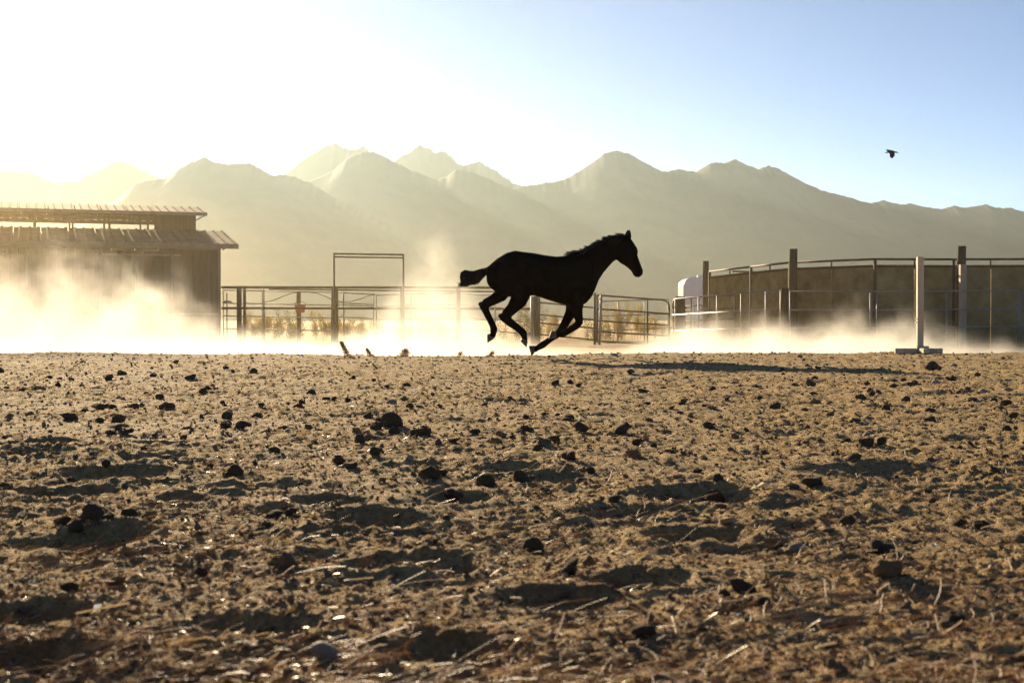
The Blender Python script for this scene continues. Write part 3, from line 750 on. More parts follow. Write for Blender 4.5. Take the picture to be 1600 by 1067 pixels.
    # muscle masses, so that the flank is not a plain barrel
    for x, yy, rx, rz, ry, y0 in ((793, 430, 24, 24, .085, -.18), (896, 440, 17, 24, .085, -.16), (793, 430, 24, 24, .085, .18), (896, 440, 17, 24, .085, .16)):
        c = H(x, yy, y0)
        mb.loft([(c + Vector((rx * HS * math.cos(t), 0, 0)), Vector((0, 0, rz * HS * math.sin(t) + .001)), Vector((0, ry * math.sin(t) + .001, 0))) for t in np.linspace(.05, math.pi - .05, 11)], 16, 2)
    raw = mb.mesh('horse_raw')
    tmp = bpy.data.objects.new('tmp', raw); COL.objects.link(tmp)
    rm = tmp.modifiers.new('r', 'REMESH'); rm.mode = 'VOXEL'; rm.voxel_size = .0105
    sm = tmp.modifiers.new('s', 'SMOOTH'); sm.factor = .5; sm.iterations = 7
    dg = bpy.context.evaluated_depsgraph_get()
    me = bpy.data.meshes.new_from_object(tmp.evaluated_get(dg), depsgraph=dg)
    bpy.data.objects.remove(tmp)
    me.materials.clear(); me.polygons.foreach_set('use_smooth', [True] * len(me.polygons))
    me.name = 'body'
    link('body', me, M['coat'], root)
    # hooves: coronet -> sole
    def hoof(c0, a0, c1, a1, y):
        s_ = []
        for t in (0, .35, .8, .97, 1.0):
            c = H(c0[0] + (c1[0] - c0[0]) * t, c0[1] + (c1[1] - c0[1]) * t, y)
            k = 1 if t < .9 else (.97 if t < 1 else .86)
            A = Vector(((a0[0] + (a1[0] - a0[0]) * t) * HS, 0, -(a0[1] + (a1[1] - a0[1]) * t) * HS)) * k
            s_.append((c, A, Vector((0, A.length * .86, 0))))
        MB().loft(s_, 18, 2.3).build('hoof', M['hoof'], root, True)
    hoof((836.6, 547.2), (-.8, 5.4), (828.4, 550.2), (2.2, 8.4), FY * 1.12)
    hoof((868.5, 523.6), (.4, 5.0), (858.6, 524.6), (-2.4, 6.9), NY * 1.12)
    hoof((769.4, 526.6), (3.0, 4.0), (761.0, 530.6), (.2, 7.0), FY * 1.12)
    hoof((820.2, 531.6), (4.3, 2.4), (817.6, 539.0), (5.0, 5.6), NY * 1.12)
    # eyes and nostrils
    for y in (-.094, .094):
        c = H(988.6, 386.5, y)
        MB().loft([(c + Vector((.017 * math.cos(t), 0, 0)), Vector((0, 0, .015 * math.sin(t) + .0005)), Vector((0, .012 * math.sin(t) + .0005, 0))) for t in np.linspace(.05, math.pi - .05, 8)], 12, 2).build('eye', M['eye'], root, True)
    r_ = random.Random(5)
    def strands(name, gen, n, r=.0035, parent=root):
        sm_ = MB()
        for k in range(n):
            pts, rr = gen(k)
            sm_.tube(pts, rr, 4, rr * .35)
        return sm_.build(name, M['hair'], parent, True)
    crest = [Z3(*q) for q in ((905, 270), (960, 251), (1020, 240), (1060, 226), (1100, 199), (1150, 171), (1200, 150), (1250, 141), (1300, 138), (1325, 133))]
    def mane(k):
        t = r_.random() ** .85 * (len(crest) - 1.001); i = int(t); u = t - i
        px = crest[i][0] + (crest[i + 1][0] - crest[i][0]) * u; py = crest[i][1] + (crest[i + 1][1] - crest[i][1]) * u
        y = r_.uniform(-.035, .03)
        a = H(px + r_.uniform(-1, 1), py + 1.8, y)
        clump = .5 + .5 * math.sin(px * 1.1) * math.sin(px * .43 + 1)
        ln = r_.uniform(.03, .085) * (.55 + .75 * clump)
        back = Vector((-.85, r_.uniform(-.35, .1), .42 + r_.uniform(-.15, .25))).normalized()
        if r_.random() < .35: back = Vector((-.5, -.7, -.35)).normalized(); ln *= 2.2
        b = a + back * ln * .55 + Vector((0, 0, .012)); c = a + back * ln + Vector((-.01, 0, -.012 + r_.uniform(-.01, .01)))
        return [a, b, c], .006
    strands('mane', mane, 620)
    def forelock(k):
        a = H(974 + r_.uniform(-4, 6), 370.5, r_.uniform(-.03, .03)); u = r_.random()
        tip = Vector((-.05 - .075 * u, r_.uniform(-.03, .03), .012 + .055 * u * r_.random()))
        return [a, a + tip * .5 + Vector((0, 0, .012)), a + tip], .003
    strands('forelock', forelock, 34)
    # tail: a dock and long hair streaming back, then dropping
    def T4(zx, zy, y=0.0): return H(700 + .08432 * zx, 380 + .08432 * zy, y)
    MB().loft([(T4(850, 430), Vector((.012, 0, .035)), Vector((0, .04, 0))), (T4(770, 470), Vector((.012, 0, .032)), Vector((0, .036, 0))), (T4(650, 530), Vector((.0, 0, .034)), Vector((0, .034, 0))), (T4(500, 580), Vector((.0, 0, .03)), Vector((0, .03, 0))), (T4(360, 580), Vector((0, 0, .035)), Vector((0, .03, 0))), (T4(300, 600), Vector((0, 0, .045)), Vector((0, .026, 0))), (T4(272, 640), Vector((0, 0, .04)), Vector((0, .02, 0)))], 14, 2).build('dock', M['hair'], root, True)
    MB().loft([(T4(310, 560), Vector((.045, 0, 0)), Vector((0, .022, 0))), (T4(318, 640), Vector((.066, 0, 0)), Vector((0, .024, 0))), (T4(305, 720), Vector((.048, 0, 0)), Vector((0, .02, 0))), (T4(310, 800), Vector((.03, 0, 0)), Vector((0, .014, 0)))], 12, 2).build('tail_switch', M['hair'], root, True)
    def tail(k):
        y = r_.gauss(0, .022); u = r_.random()
        s0 = T4(790 + r_.uniform(-25, 15), 425 + r_.uniform(0, 70), y * .5)
        off = r_.uniform(0, 1) ** 1.3 * 105
        top = [(700, 480), (600, 497), (480, 535), (400, 530), (320, 512)]
        j = r_.uniform(-10, 10)
        if u < .48:                                  # the long hair: over the hump and down
            e = r_.uniform(0, 1)
            pts = [s0] + [T4(a + j, b + off + 4, y) for a, b in top] + [T4(245 + off * .45 + j, 560 + off * .3, y), T4(228 + off * 1.1 + j, 640 + off * .2, y), T4(238 + off * 1.35 + j, 720, y), T4(252 + off * 1.25 + j * 2, 800 + 28 * e, y * 1.2)]
            if e > .9: pts.append(T4(165 + 60 * r_.random(), 740 + r_.uniform(0, 95), y * 2))
        else:                                        # shorter hair falling off the underside
            w = r_.random()
            bx = 690 - w * 320
            pts = [T4(780 - w * 120, 470 + w * 40, y * .5), T4(bx + 70 + j, 520 + w * 60 + r_.uniform(0, 40), y), T4(bx + 10 + j, 590 + w * 80 + r_.uniform(-10, 25), y), T4(bx - 60 - 50 * r_.random(), 685 + w * 90 + r_.uniform(-30, 30), y), T4(bx - 120 - 60 * r_.random(), 775 + w * 45 + r_.uniform(-60, 15), y)]
        return pts, .0052
    strands('tail', tail, 800)
make_horse()

# ------------------------------------------------------------------ the bird
def make_bird():
    d = 46.0; s_ = d / F_PX
    c = P(1393, 239, d)
    o = empty('bird', c); tag(o, 'small dark bird flying with its wings beating down', 'bird')
    B = lambda px, py, y=0.0: Vector(((px - 1393) * s_, y, (239 - py) * s_))
    secs = [(1383.2, 238.8, .3), (1387, 238.2, 1.2), (1390.5, 237.5, 2.1), (1393.5, 237.2, 2.4), (1396.5, 237.6, 1.6), (1398.5, 238.0, .95), (1400.5, 238.1, 1.05), (1402.2, 238.5, .7), (1403.2, 239.1, .3), (1404.8, 239.8, .1)]
    MB().loft([(B(x, y), Vector((0, 0, r * s_)), Vector((0, r * s_ * .95, 0))) for x, y, r in secs], 14, 2).build('body', M['bird'], o, True)
    def wing(poly, y0, y1, name='wing'):
        n = len(poly); v = []
        for k, (px, py, t) in enumerate(poly): p_ = B(px, py, y0 + (y1 - y0) * t); v += [p_ - Vector((0, .006, 0)), p_ + Vector((0, .006, 0))]
        f = [tuple(2 * k for k in range(n)), tuple(2 * k + 1 for k in range(n - 1, -1, -1))] + [(2 * k, 2 * k + 1, 2 * ((k + 1) % n) + 1, 2 * ((k + 1) % n)) for k in range(n)]
        MB().add(v, f).build(name, M['bird'], o)
    wing([(1389, 237, 0), (1396.8, 237.2, 0), (1397, 241, .35), (1396.6, 243.8, .6), (1394.6, 246.4, .85), (1391.7, 248.7, 1), (1390.2, 247.7, .95), (1388.2, 245.4, .8), (1388.8, 241.8, .4)], -.03, -.16)
    wing([(1396, 236.4, 0), (1393, 234.6, .4), (1390.8, 232.6, .8), (1390.3, 233.7, .8), (1388.4, 232.1, 1), (1388.5, 233.8, .9), (1385.4, 232.8, 1), (1387.0, 235, .7), (1388.6, 236.8, .3), (1391, 238, 0)], .03, .2)
    wing([(1388, 237.4, 0), (1388, 239.4, 0), (1384, 239.6, .5), (1382.9, 239.2, 1), (1383.8, 238.4, .5)], -.03, .03, 'tail')
make_bird()

# ------------------------------------------------------------------ clods, pebbles and straw
def blob(seed, sub=2, squash=.8, rough=.28):
    bm = bmesh.new(); bmesh.ops.create_icosphere(bm, subdivisions=sub, radius=1.0)
    r_ = np.random.default_rng(seed); k = r_.normal(size=(9, 3)); ph = r_.uniform(0, 6.3, 9)
    for v in bm.verts:
        p = np.array(v.co); q = 1 + rough * sum(math.sin(float(k[i] @ p) * (1.3 + .55 * i) + ph[i]) / (1.6 + i * .4) for i in range(9)) * .55
        v.co = Vector((p[0] * q, p[1] * q, p[2] * q * squash))
    me = bpy.data.meshes.new('clod'); bm.to_mesh(me); bm.free()
    me.polygons.foreach_set('use_smooth', [sub > 1] * len(me.polygons))
    return me
CL = {'clod': [], 'dung': [], 'soil': [], 'stone': []}
for kind, n in (('clod', 7), ('dung', 5), ('soil', 5), ('stone', 3)):
    for i in range(n):
        me = blob(hash_seed := 100 * len(kind) + 13 * i + ord(kind[0]), 3 if i < 3 else 2, {'dung': .8, 'stone': .62}.get(kind, .68), {'dung': .24, 'stone': .18}.get(kind, .6))
        me.materials.append(M[kind]); CL[kind].append(me)
LAB = {'clod': ('dark angular dirt clod lying on the sand', 'clod', 'dark dirt clods scattered on the sand'),
       'dung': ('rounded olive brown dung ball lying on the sand', 'dung ball', 'dry dung balls scattered on the sand'),
       'soil': ('lump of sand-coloured soil lying on the sand', 'clod', 'sand-coloured lumps on the ground'),
       'stone': ('smooth pale tan stone lying on the sand', 'stone', 'pale stones on the sand')}
NAME = {'clod': 'dirt_clod', 'dung': 'dung_ball', 'soil': 'soil_lump', 'stone': 'stone'}
spots = []
BIG = [(367, 737, 26, 'dung'), (562, 693, 20, 'dung'), (201, 803, 27, 'dung'), (673, 744, 32, 'dung'), (758, 754, 32, 'dung'), (210, 635, 20, 'dung'), (158, 635, 18, 'clod'), (257, 641, 18, 'clod'), (155, 658, 14, 'dung'),
       (184, 657, 19, 'clod'), (428, 706, 20, 'dung'), (36, 608, 18, 'clod'), (617, 676, 22, 'dung'), (818, 672, 20, 'clod'), (975, 671, 24, 'clod'), (908, 671, 22, 'clod'), (887, 657, 15, 'dung'), (486, 610, 18, 'clod'), (377, 671, 20, 'clod'),
       (403, 651, 14, 'clod'), (442, 672, 16, 'clod'), (530, 722, 20, 'clod'), (557, 677, 15, 'soil'), (665, 670, 15, 'clod'), (707, 696, 14, 'clod'), (743, 677, 16, 'clod'), (783, 684, 16, 'soil'), (852, 693, 16, 'soil'),
       (797, 722, 16, 'soil'), (888, 722, 24, 'clod'), (990, 720, 20, 'soil'), (1046, 709, 12, 'clod'), (1160, 919, 40, 'clod'), (833, 838, 34, 'dung'), (867, 936, 34, 'clod'), (888, 885, 36, 'clod'), (1326, 819, 24, 'clod'),
       (1375, 860, 32, 'clod'), (1385, 903, 44, 'soil'), (1244, 860, 24, 'stone'), (1220, 852, 16, 'clod'), (510, 1018, 52, 'stone'), (110, 917, 26, 'clod'), (120, 823, 26, 'clod'), (437, 860, 22, 'clod'), (425, 803, 24, 'clod'), (455, 802, 20, 'clod'),
       (312, 882, 22, 'clod'), (183, 905, 26, 'soil'), (1000, 990, 32, 'clod'), (916, 1012, 20, 'clod'), (1130, 932, 24, 'clod'), (1192, 945, 24, 'clod'), (1502, 862, 20, 'stone'), (1498, 818, 22, 'clod'), (1536, 822, 22, 'clod'),
       (1187, 622, 15, 'dung'), (1272, 626, 20, 'soil'), (1455, 645, 14, 'clod'), (1570, 633, 20, 'clod'), (1383, 642, 14, 'clod'), (1354, 676, 13, 'stone'), (1320, 685, 14, 'clod'), (1458, 576, 24, 'clod'), (1424, 600, 20, 'clod'), (1398, 593, 12, 'dung'), (1412, 593, 12, 'clod'),
       (1526, 586, 14, 'clod'), (1222, 577, 12, 'clod'), (1277, 577, 10, 'clod'), (1267, 600, 16, 'clod'), (1180, 602, 16, 'clod'), (960, 553.5, 12, 'stone'), (1107, 665, 15, 'clod'), (1189, 664, 14, 'soil'), (1012, 632, 13, 'clod'), (808, 600, 10, 'clod'),
       (890, 598, 12, 'clod'), (905, 604, 14, 'clod'), (543, 623, 12, 'clod'), (635, 602, 11, 'clod'), (300, 590, 18, 'clod'), (170, 590, 15, 'clod'), (112, 592, 12, 'clod'), (92, 591, 10, 'clod'), (240, 587, 13, 'clod'), (10, 608, 12, 'dung'),
       (318, 612, 14, 'clod'), (1490, 970, 30, 'clod'), (1310, 778, 20, 'soil'), (1340, 660, 10, 'clod'), (1500, 620, 14, 'clod'), (1150, 955, 20, 'soil'), (680, 842, 14, 'clod'), (660, 828, 14, 'stone'), (665, 826, 14, 'clod'), (920, 866, 24, 'soil'), (550, 733, 18, 'clod')]
for px, py, w, k in BIG:
    g = ground_at(px, py + w * .22); spots.append((g.x, g.y, (.52 if py > 640 else .40) * w * g.y / F_PX, k))
while len(spots) < 296:
    py = 560 + 500 * random.random() ** 1.9; px = random.uniform(-20, 1620)
    g = ground_at(px, py)
    w = random.lognormvariate(math.log(.034), .38)
    if w * F_PX / g.y < 8 or g.y < random.uniform(3.5, 8): continue
    spots.append((g.x, g.y, w * .5, random.choices(('clod', 'dung', 'soil', 'stone'), (.56, .16, .25, .03))[0]))
SPECIAL = {}
for key, lab in (((510, 1018), 'largest smooth tan stone, half buried among the needle litter'), ((960, 553.5), 'pale stone on the crest just ahead of the horse'), ((1160, 919), 'largest angular dark clod on the near sand'), ((1385, 903), 'flat crumbling heap of sandy soil near pale stalks'), ((1458, 576), 'flat dark clod lying in front of the jump standard')):
    SPECIAL[[b[:2] for b in BIG].index(key)] = lab
sx = np.array([s[0] for s in spots]); sy = np.array([s[1] for s in spots]); sz = height(sx, sy)
for i, (x, y, r, k) in enumerate(spots):
    o = bpy.data.objects.new(NAME[k], random.choice(CL[k])); COL.objects.link(o)
    sc = Vector((r * random.uniform(.92, 1.1), r * random.uniform(.85, 1.1), r * random.uniform(.85, 1.1)))
    o.location = (x, y, sz[i] + r * .38); o.scale = sc
    o.rotation_euler = (random.gauss(0, .25), random.gauss(0, .25), random.uniform(0, 6.28))
    tag(o, *LAB[k])
    if i in SPECIAL: o['label'] = SPECIAL[i]; del o['group']

def scatter_pebbles(name, n, dmin, dmax, octa, smed, sig, m, label, cat, base_px):
    # spread evenly over the view of the ground, so many near and far
    u = rng.random(n)
    inv = (1 / dmin) * (1 - u ** 1.25) + (1 / dmax) * u ** 1.25
    d = 1 / inv
    x = (rng.random(n) * 2 - 1) * (d * .52 + .9)
    r = np.exp(rng.normal(math.log(smed), sig, n)) * .5
    r = np.maximum(r * np.interp(d, [1.8, 6], [.5, 1.0]), base_px * d / F_PX * .5)
    z = height(x, d)
    if octa:
        bv = np.array([(1, 0, 0), (-1, 0, 0), (0, 1, 0), (0, -1, 0), (0, 0, 1), (0, 0, -1)], float) * 1.1
        bf = np.array([(0, 2, 4), (2, 1, 4), (1, 3, 4), (3, 0, 4), (2, 0, 5), (1, 2, 5), (3, 1, 5), (0, 3, 5)])
    else:
        phi = (1 + 5 ** .5) / 2
        bv = np.array([(-1, phi, 0), (1, phi, 0), (-1, -phi, 0), (1, -phi, 0), (0, -1, phi), (0, 1, phi), (0, -1, -phi), (0, 1, -phi), (phi, 0, -1), (phi, 0, 1), (-phi, 0, -1), (-phi, 0, 1)]) / 1.902
        bf = np.array([(0, 11, 5), (0, 5, 1), (0, 1, 7), (0, 7, 10), (0, 10, 11), (1, 5, 9), (5, 11, 4), (11, 10, 2), (10, 7, 6), (7, 1, 8), (3, 9, 4), (3, 4, 2), (3, 2, 6), (3, 6, 8), (3, 8, 9), (4, 9, 5), (2, 4, 11), (6, 2, 10), (8, 6, 7), (9, 8, 1)])
    nb = len(bv)
    ang = rng.random(n) * 6.283; ca, sa = np.cos(ang), np.sin(ang)
    jit = rng.normal(1, .22, (n, nb, 1))
    pv = bv[None] * jit * np.stack([rng.uniform(.8, 1.4, n), rng.uniform(.7, 1.2, n), rng.uniform(.5, .95, n)], 1)[:, None, :]
    X = pv[..., 0] * ca[:, None] - pv[..., 1] * sa[:, None]; Y = pv[..., 0] * sa[:, None] + pv[..., 1] * ca[:, None]
    V = np.stack([X * r[:, None] + x[:, None], Y * r[:, None] + d[:, None], pv[..., 2] * r[:, None] + (z + r * .25)[:, None]], -1).reshape(-1, 3)
    Fc = (bf[None] + (np.arange(n) * nb)[:, None, None]).reshape(-1, 3)
    o = link(name, mesh_np(name, V, Fc, False), m)
    tag(o, label, cat, kind='stuff')
scatter_pebbles('gravel', 80000, 1.6, 23, True, .0050, .42, mat('grit', (0.28, 0.175, 0.075), (0.76, 0.53, 0.27), 60, 0.7, spec=0.4), 'coarse pale grit covering the arena sand', 'grit', 2.2)
scatter_pebbles('dirt_crumbs', 28000, 1.8, 23.5, False, .0095, .5, M['soil'], 'small crumbs of brown soil strewn over the arena', 'dirt', 4.0)
scatter_pebbles('dark_crumbs', 16000, 2.0, 23.5, False, .0105, .55, M['clod'], 'small dark crumbs of dirt strewn over the arena', 'dirt', 4.2)

def straw_mesh(V, Fc, x, y, ln, w, ang, lift, curl, z0):
    n = 5; i0 = len(V)
    dx, dy = math.cos(ang), math.sin(ang)
    for k in range(n):
        t = k / (n - 1) - .5
        cx = x + dx * ln * t - dy * curl * ln * (t * t - .12); cy_ = y + dy * ln * t + dx * curl * ln * (t * t - .12)
        zz = z0 + w * .5 + lift * ln * (t + .5) + .1 * ln * max(0, .25 - t * t)
        for sx_, sz_ in ((-dy, 0), (0, 1), (dy, 0)):
            V.append((cx + sx_ * w * .5, cy_ + (dx if sx_ < 0 or sz_ == 0 and sx_ <= 0 else -dx) * 0 + (dx * w * .5 * (1 if sx_ == -dy else -1) if sz_ == 0 else 0), zz + sz_ * w * .45))
    for k in range(n - 1):
        a = i0 + k * 3; b = a + 3
        Fc += [(a, a + 1, b + 1, b), (a + 1, a + 2, b + 2, b + 1), (a + 2, a, b, b + 2)]
def straw_stuff(name, n, dmin, dmax, lmed, wmed, m, label, cat, seed):
    r_ = random.Random(seed); V, Fc = [], []
    xs, ys = [], []
    while len(xs) < n:
        u = r_.random() ** 1.6; d = 1 / ((1 / dmin) * (1 - u) + (1 / dmax) * u)
        x = r_.uniform(-1, 1) * (d * .45 + .4)
        if r_.random() > .25 + 1.6 * max(0, float(noise2(np.array([x * 1.6]), np.array([d * 1.6]), 55)[0]) + .1): continue
        xs.append(x); ys.append(d)
    zs = height(np.array(xs), np.array(ys))
    for x, y, z in zip(xs, ys, zs):
        straw_mesh(V, Fc, x, y, lmed * r_.lognormvariate(0, .5), wmed * r_.uniform(.6, 1.5), r_.gauss(0, .9), abs(r_.gauss(0, .25)), r_.gauss(0, .5), z)
    tag(link(name, mesh_np(name, V, Fc, True), m), label, cat, kind='stuff')
straw_stuff('straw_litter', 4200, 1.7, 7, .022, .0022, M['straw'], 'bits of pale dry straw lying about on the near sand', 'straw', 3)
straw_stuff('needle_litter', 8500, 1.7, 6, .045, .0018, M['needle'], 'brown dry needles matted over the near sand', 'litter', 4)
# single pale chips and stalks that stand out
CHIPS = [(160, 970, 70, .33), (40, 877, 55, .55), (270, 925, 20, .5), (700, 970, 10, 1.4), (875, 1018, 16, 1.35), (890, 998, 24, -.5), (630, 977, 32, -.15), (708, 968, 14, 1.4), (1108, 985, 22, -1.1), (1268, 990, 24, -.8), (1290, 1040, 28, -.6), (1342, 955, 36, -.1), (1380, 930, 16, -.9), (1180, 944, 28, -.4), (1488, 1005, 26, -.9), (1250, 842, 28, .4), (1545, 832, 20, -.5), (1195, 772, 26, .1),
         (964, 968, 32, -.15), (774, 898, 16, -1.2), (888, 868, 14, 1.4), (1000, 885, 14, 1.3), (988, 910, 16, -1.1), (724, 855, 10, 1.3), (440, 838, 22, .8), (378, 830, 16, -.9), (450, 895, 16, -.9), (190, 840, 14, -.7), (300, 1030, 44, .35), (285, 1022, 26, .4), (385, 990, 22, .2), (370, 1000, 20, 1.0), (425, 1045, 18, 1.1), (800, 1000, 70, .55), (560, 905, 40, -.2), (1410, 830, 18, .8), (345, 950, 22, .4), (90, 1030, 40, .0)]
for i, (px, py, w, an) in enumerate(CHIPS):
    g = ground_at(px, py); V, Fc = [], []
    ln = w * 1.15 * g.y / F_PX
    steep = abs(math.sin(an)) > .7
    straw_mesh(V, Fc, 0, 0, ln, random.uniform(.0035, .0065), (0.25 if an > 0 else -0.25) + (math.pi if math.cos(an) < 0 else 0) if steep else an * .4, .75 if steep else abs(math.sin(an)) * .55, random.gauss(0, .5), 0)
    o = link('straw_piece', mesh_np('straw_piece', V, Fc, True), M['straw'])
    o.location = (g.x, g.y, gz(g.x, g.y) + .004)
    tag(o, 'pale dry stalk catching the sun on the near sand', 'straw', 'pale stalks on the near sand')
def flat_leaf(px, py, w, m, label, cat, name):
    g = ground_at(px, py); s_ = w * g.y / F_PX / 2
    pts = [(-1, 0), (-.5, .32), (.1, .42), (.7, .25), (1.05, 0), (.6, -.28), (0, -.36), (-.6, -.22)]
    v = [(x * s_, y * s_, .35 * s_ * (1 - abs(x)) + .25 * s_ * y * y) for x, y in pts]; v += [(x, y, z + .0015) for x, y, z in v]
    n = len(pts)
    f = [tuple(range(n - 1, -1, -1)), tuple(range(n, 2 * n))] + [(k, (k + 1) % n, n + (k + 1) % n, n + k) for k in range(n)]
    o = MB().add(v, f).build(name, m); o.location = (g.x, g.y, gz(g.x, g.y) + .004); o.rotation_euler = (.1, -.15, .2)
    tag(o, label, cat)
flat_leaf(1192, 774, 44, M['leaf'], 'curled yellow dry leaf lying on the sand', 'leaf', 'dry_leaf')
flat_leaf(908, 900, 13, M['red'], 'tiny scrap of red plastic on the near sand', 'scrap', 'plastic_scrap')

# ------------------------------------------------------------------ sand thrown up by the hooves
M['sandgrain'] = mat('loose_sand', (0.30, 0.20, 0.11), (0.46, 0.33, 0.19), 40, 0.9)
def kicked(px, py, tip, wpx, n, seed, label, lean=0):
    d = 21.2; g = P(px, py, d); s_ = d / F_PX; r_ = np.random.default_rng(seed)
    V, Fc = [], []
    base = np.array([(-1, -1, -1), (1, 1, -1), (1, -1, 1), (-1, 1, 1)]) * .6
    tf = np.array([(0, 1, 2), (0, 3, 1), (0, 2, 3), (1, 3, 2)])
    for k in range(n):
        t = r_.random() ** .75
        ww = wpx * s_ * (.62 - .38 * t) * (1 if r_.random() < .85 else 1.9)
        x = (tip[0] * t + lean * t * (1 - t)) * s_ + r_.normal(0, .38) * ww
        z = -tip[1] * t * s_ + r_.normal(0, .25) * ww - .01
        y = r_.normal(0, .5) * ww
        r = r_.uniform(.0022, .0062)
        V.append(base * r * r_.uniform(.6, 1.4, 3) + (x, y, z)); Fc.append(tf + 4 * k)
    o = link('kicked_sand', mesh_np('kicked_sand', np.concatenate(V), np.concatenate(Fc)), M['sandgrain'])
    o.location = (g.x, d, gz(g.x, d)); tag(o, label, 'flying sand', kind='stuff')
kicked(547, 559, (-14, -25), 14, 2400, 1, 'tall spurt of brown sand kicked up behind the horse', -5)
kicked(580, 559, (-7, -14), 12, 1100, 2, 'short spurt of brown sand kicked up behind the horse')
kicked(630, 560, (4, -14), 24, 1600, 3, 'broad burst of brown sand kicked up behind the horse')
kicked(716, 560, (4, -9), 18, 500, 4, 'thin burst of sand below the tail of the horse')
kicked(764, 559, (6, -9), 18, 600, 5, 'thin burst of sand below the hind hooves')

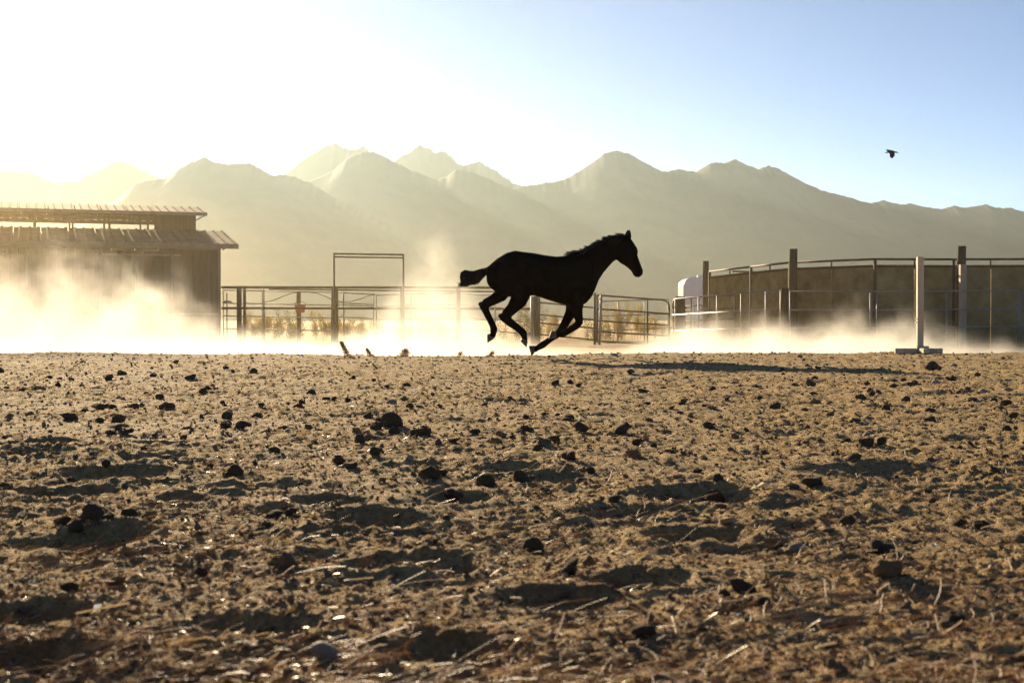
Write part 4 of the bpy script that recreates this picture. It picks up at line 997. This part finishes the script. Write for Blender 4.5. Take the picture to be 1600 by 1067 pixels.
# ------------------------------------------------------------------ dust
def volume_box(name, lo, hi, m, label, cat):
    (x0, y0, z0), (x1, y1, z1) = lo, hi
    o = MB().box(((x0 + x1) / 2, (y0 + y1) / 2, (z0 + z1) / 2), (x1 - x0, y1 - y0, z1 - z0)).build(name, m)
    return tag(o, label, cat, kind='stuff')
def vol_mat(name, color, g):
    m = bpy.data.materials.new(name); m.use_nodes = True
    nt = m.node_tree; nt.nodes.remove(nt.nodes['Principled BSDF'])
    v = nt.nodes.new('ShaderNodeVolumePrincipled')
    v.inputs['Color'].default_value = (*color, 1); v.inputs['Anisotropy'].default_value = g
    v.inputs['Density Attribute'].default_value = ''
    nt.links.new(v.outputs[0], nt.nodes['Material Output'].inputs['Volume'])
    return m, nt, v
def dust_cloud():
    m, nt, v = vol_mat('dust', (.87, .84, .78), .50)
    N, L = nt.nodes, nt.links
    X0, X1, Y0, Y1, Z0, Z1 = -12.5, 12.5, 22.3, 29.5, -.30, 3.4
    tc = N.new('ShaderNodeTexCoord'); sep = N.new('ShaderNodeSeparateXYZ'); L.new(tc.outputs['Object'], sep.inputs[0])
    def math_(op, a, b=None, c=None, clamp=False):
        n = N.new('ShaderNodeMath'); n.operation = op; n.use_clamp = clamp
        for i, q in enumerate((a, b, c)):
            if q is None: continue
            if isinstance(q, (int, float)): n.inputs[i].default_value = q
            else: L.new(q, n.inputs[i])
        return n.outputs[0]
    def mr(src, a, b, c, d, smooth=False):
        n = N.new('ShaderNodeMapRange'); n.interpolation_type = 'SMOOTHSTEP' if smooth else 'LINEAR'
        for i, q in enumerate((a, b, c, d)): n.inputs[i + 1].default_value = q
        L.new(src, n.inputs[0]); return n.outputs[0]
    def curve(src, pts, ymax):
        n = N.new('ShaderNodeFloatCurve'); cv = n.mapping.curves[0]
        n.mapping.use_clip = True
        for k, (x, y) in enumerate(pts):
            t = (x - X0) / (X1 - X0); y = y / ymax
            if k == 0: cv.points[0].location = (t, y)
            elif k == len(pts) - 1: cv.points[1].location = (t, y)
            else: cv.points.new(t, y)
        n.mapping.update()
        L.new(src, n.inputs['Value']); return math_('MULTIPLY', n.outputs[0], ymax)
    t = mr(sep.outputs['X'], X0, X1, 0, 1)
    # how high the dust bank stands along its length (metres), from the barn side to the pen side
    Hc = curve(t, [(-12.5, 2.2), (-9.0, 2.1), (-7.4, 1.9), (-6.4, 1.65), (-5.4, .95), (-4.2, .62), (-3.2, .60), (-2.5, .95), (-1.9, 1.75), (-1.4, 2.15), (-.9, 1.7), (-.2, .75), (.8, .42), (1.8, .36), (2.6, .62), (3.6, .92), (4.8, .80), (5.8, .82), (6.4, 1.05), (7.0, .72), (8.2, .55), (9.4, .40), (12.5, .35)], 3.0)
    Kc = curve(t, [(-12.5, .42), (-7, .45), (-5, .55), (-3, .68), (-2.2, .42), (-1.4, .34), (-.2, .42), (1.2, .40), (2.4, .6), (4, .85), (6.2, .9), (7.4, .6), (8.6, .32), (12.5, .2)], 1.0)
    def nz(scale, detail, w):
        n = N.new('ShaderNodeTexNoise'); n.inputs['Scale'].default_value = scale; n.inputs['Detail'].default_value = detail; n.inputs['Roughness'].default_value = .55; n.inputs['Distortion'].default_value = .5
        mp = N.new('ShaderNodeMapping'); mp.inputs['Location'].default_value = (w, w * 2.1, 0); mp.inputs['Scale'].default_value = (1, .75, 1.0)
        L.new(tc.outputs['Object'], mp.inputs[0]); L.new(mp.outputs[0], n.inputs['Vector']); return n.outputs['Fac']
    n1 = nz(1.45, 6.0, 3.0)
    n1 = mr(n1, .28, .72, 0, 1)
    topz = math_('MULTIPLY', Hc, math_('MULTIPLY_ADD', n1, 1.15, .38))
    zz = math_('ADD', sep.outputs['Z'], .24)
    q = math_('DIVIDE', math_('SUBTRACT', topz, zz), math_('MULTIPLY_ADD', Hc, .55, .12), clamp=True)
    q = math_('POWER', q, 1.7)
    ground_boost = mr(zz, .05, .6, 1.45, .75, True)
    yf = math_('MULTIPLY', mr(sep.outputs['Y'], 22.4, 23.6, 0, 1, True), mr(sep.outputs['Y'], 26.5, 29.4, 1, 0, True))
    dens = math_('MULTIPLY', math_('MULTIPLY', math_('MULTIPLY', q, ground_boost), yf), Kc)
    dens = math_('MULTIPLY', dens, .46)
    L.new(dens, v.inputs['Density'])
    m.cycles.volume_step_rate = 0.3
    volume_box('dust_cloud', (X0, Y0, Z0 - .05), (X1, Y1, Z1), m, 'bank of backlit golden dust drifting low behind the horse', 'dust')
dust_cloud()

# thin dust hanging over the yard round the barn and the pens
def dust_veil():
    m, nt, v = vol_mat('thin_dust', (.80, .64, .36), .66)
    N, L = nt.nodes, nt.links
    tc = N.new('ShaderNodeTexCoord'); sep = N.new('ShaderNodeSeparateXYZ'); L.new(tc.outputs['Object'], sep.inputs[0])
    n = N.new('ShaderNodeMapRange'); n.interpolation_type = 'SMOOTHSTEP'
    for i, q in enumerate((0.0, 7.5, .0042, 0.0)): n.inputs[i + 1].default_value = q
    L.new(sep.outputs['Z'], n.inputs[0])
    n2 = N.new('ShaderNodeMapRange'); n2.interpolation_type = 'SMOOTHSTEP'      # the dust drifts towards the barn
    for i, q in enumerate((-18.5, -9.5, 1.9, 0.33)): n2.inputs[i + 1].default_value = q
    L.new(sep.outputs['X'], n2.inputs[0])
    mu = N.new('ShaderNodeMath'); mu.operation = 'MULTIPLY'; L.new(n.outputs[0], mu.inputs[0]); L.new(n2.outputs[0], mu.inputs[1])
    L.new(mu.outputs[0], v.inputs['Density'])
    m.cycles.volume_step_rate = 1.0
    volume_box('dust_veil', (-40, 29.7, -.45), (30, 72, 8.0), m, 'thin golden dust hanging over the yard', 'dust')
dust_veil()

# ------------------------------------------------------------------ haze
def haze():
    m, nt, v = vol_mat('haze', (.72, .88, .90), .57)
    v.inputs['Density'].default_value = 6.3e-5
    m.cycles.homogeneous_volume = True
    volume_box('haze', (-8500, -400, -4.0), (8500, 4300, 385), m, 'pale warm haze filling the valley air', 'haze')
haze()
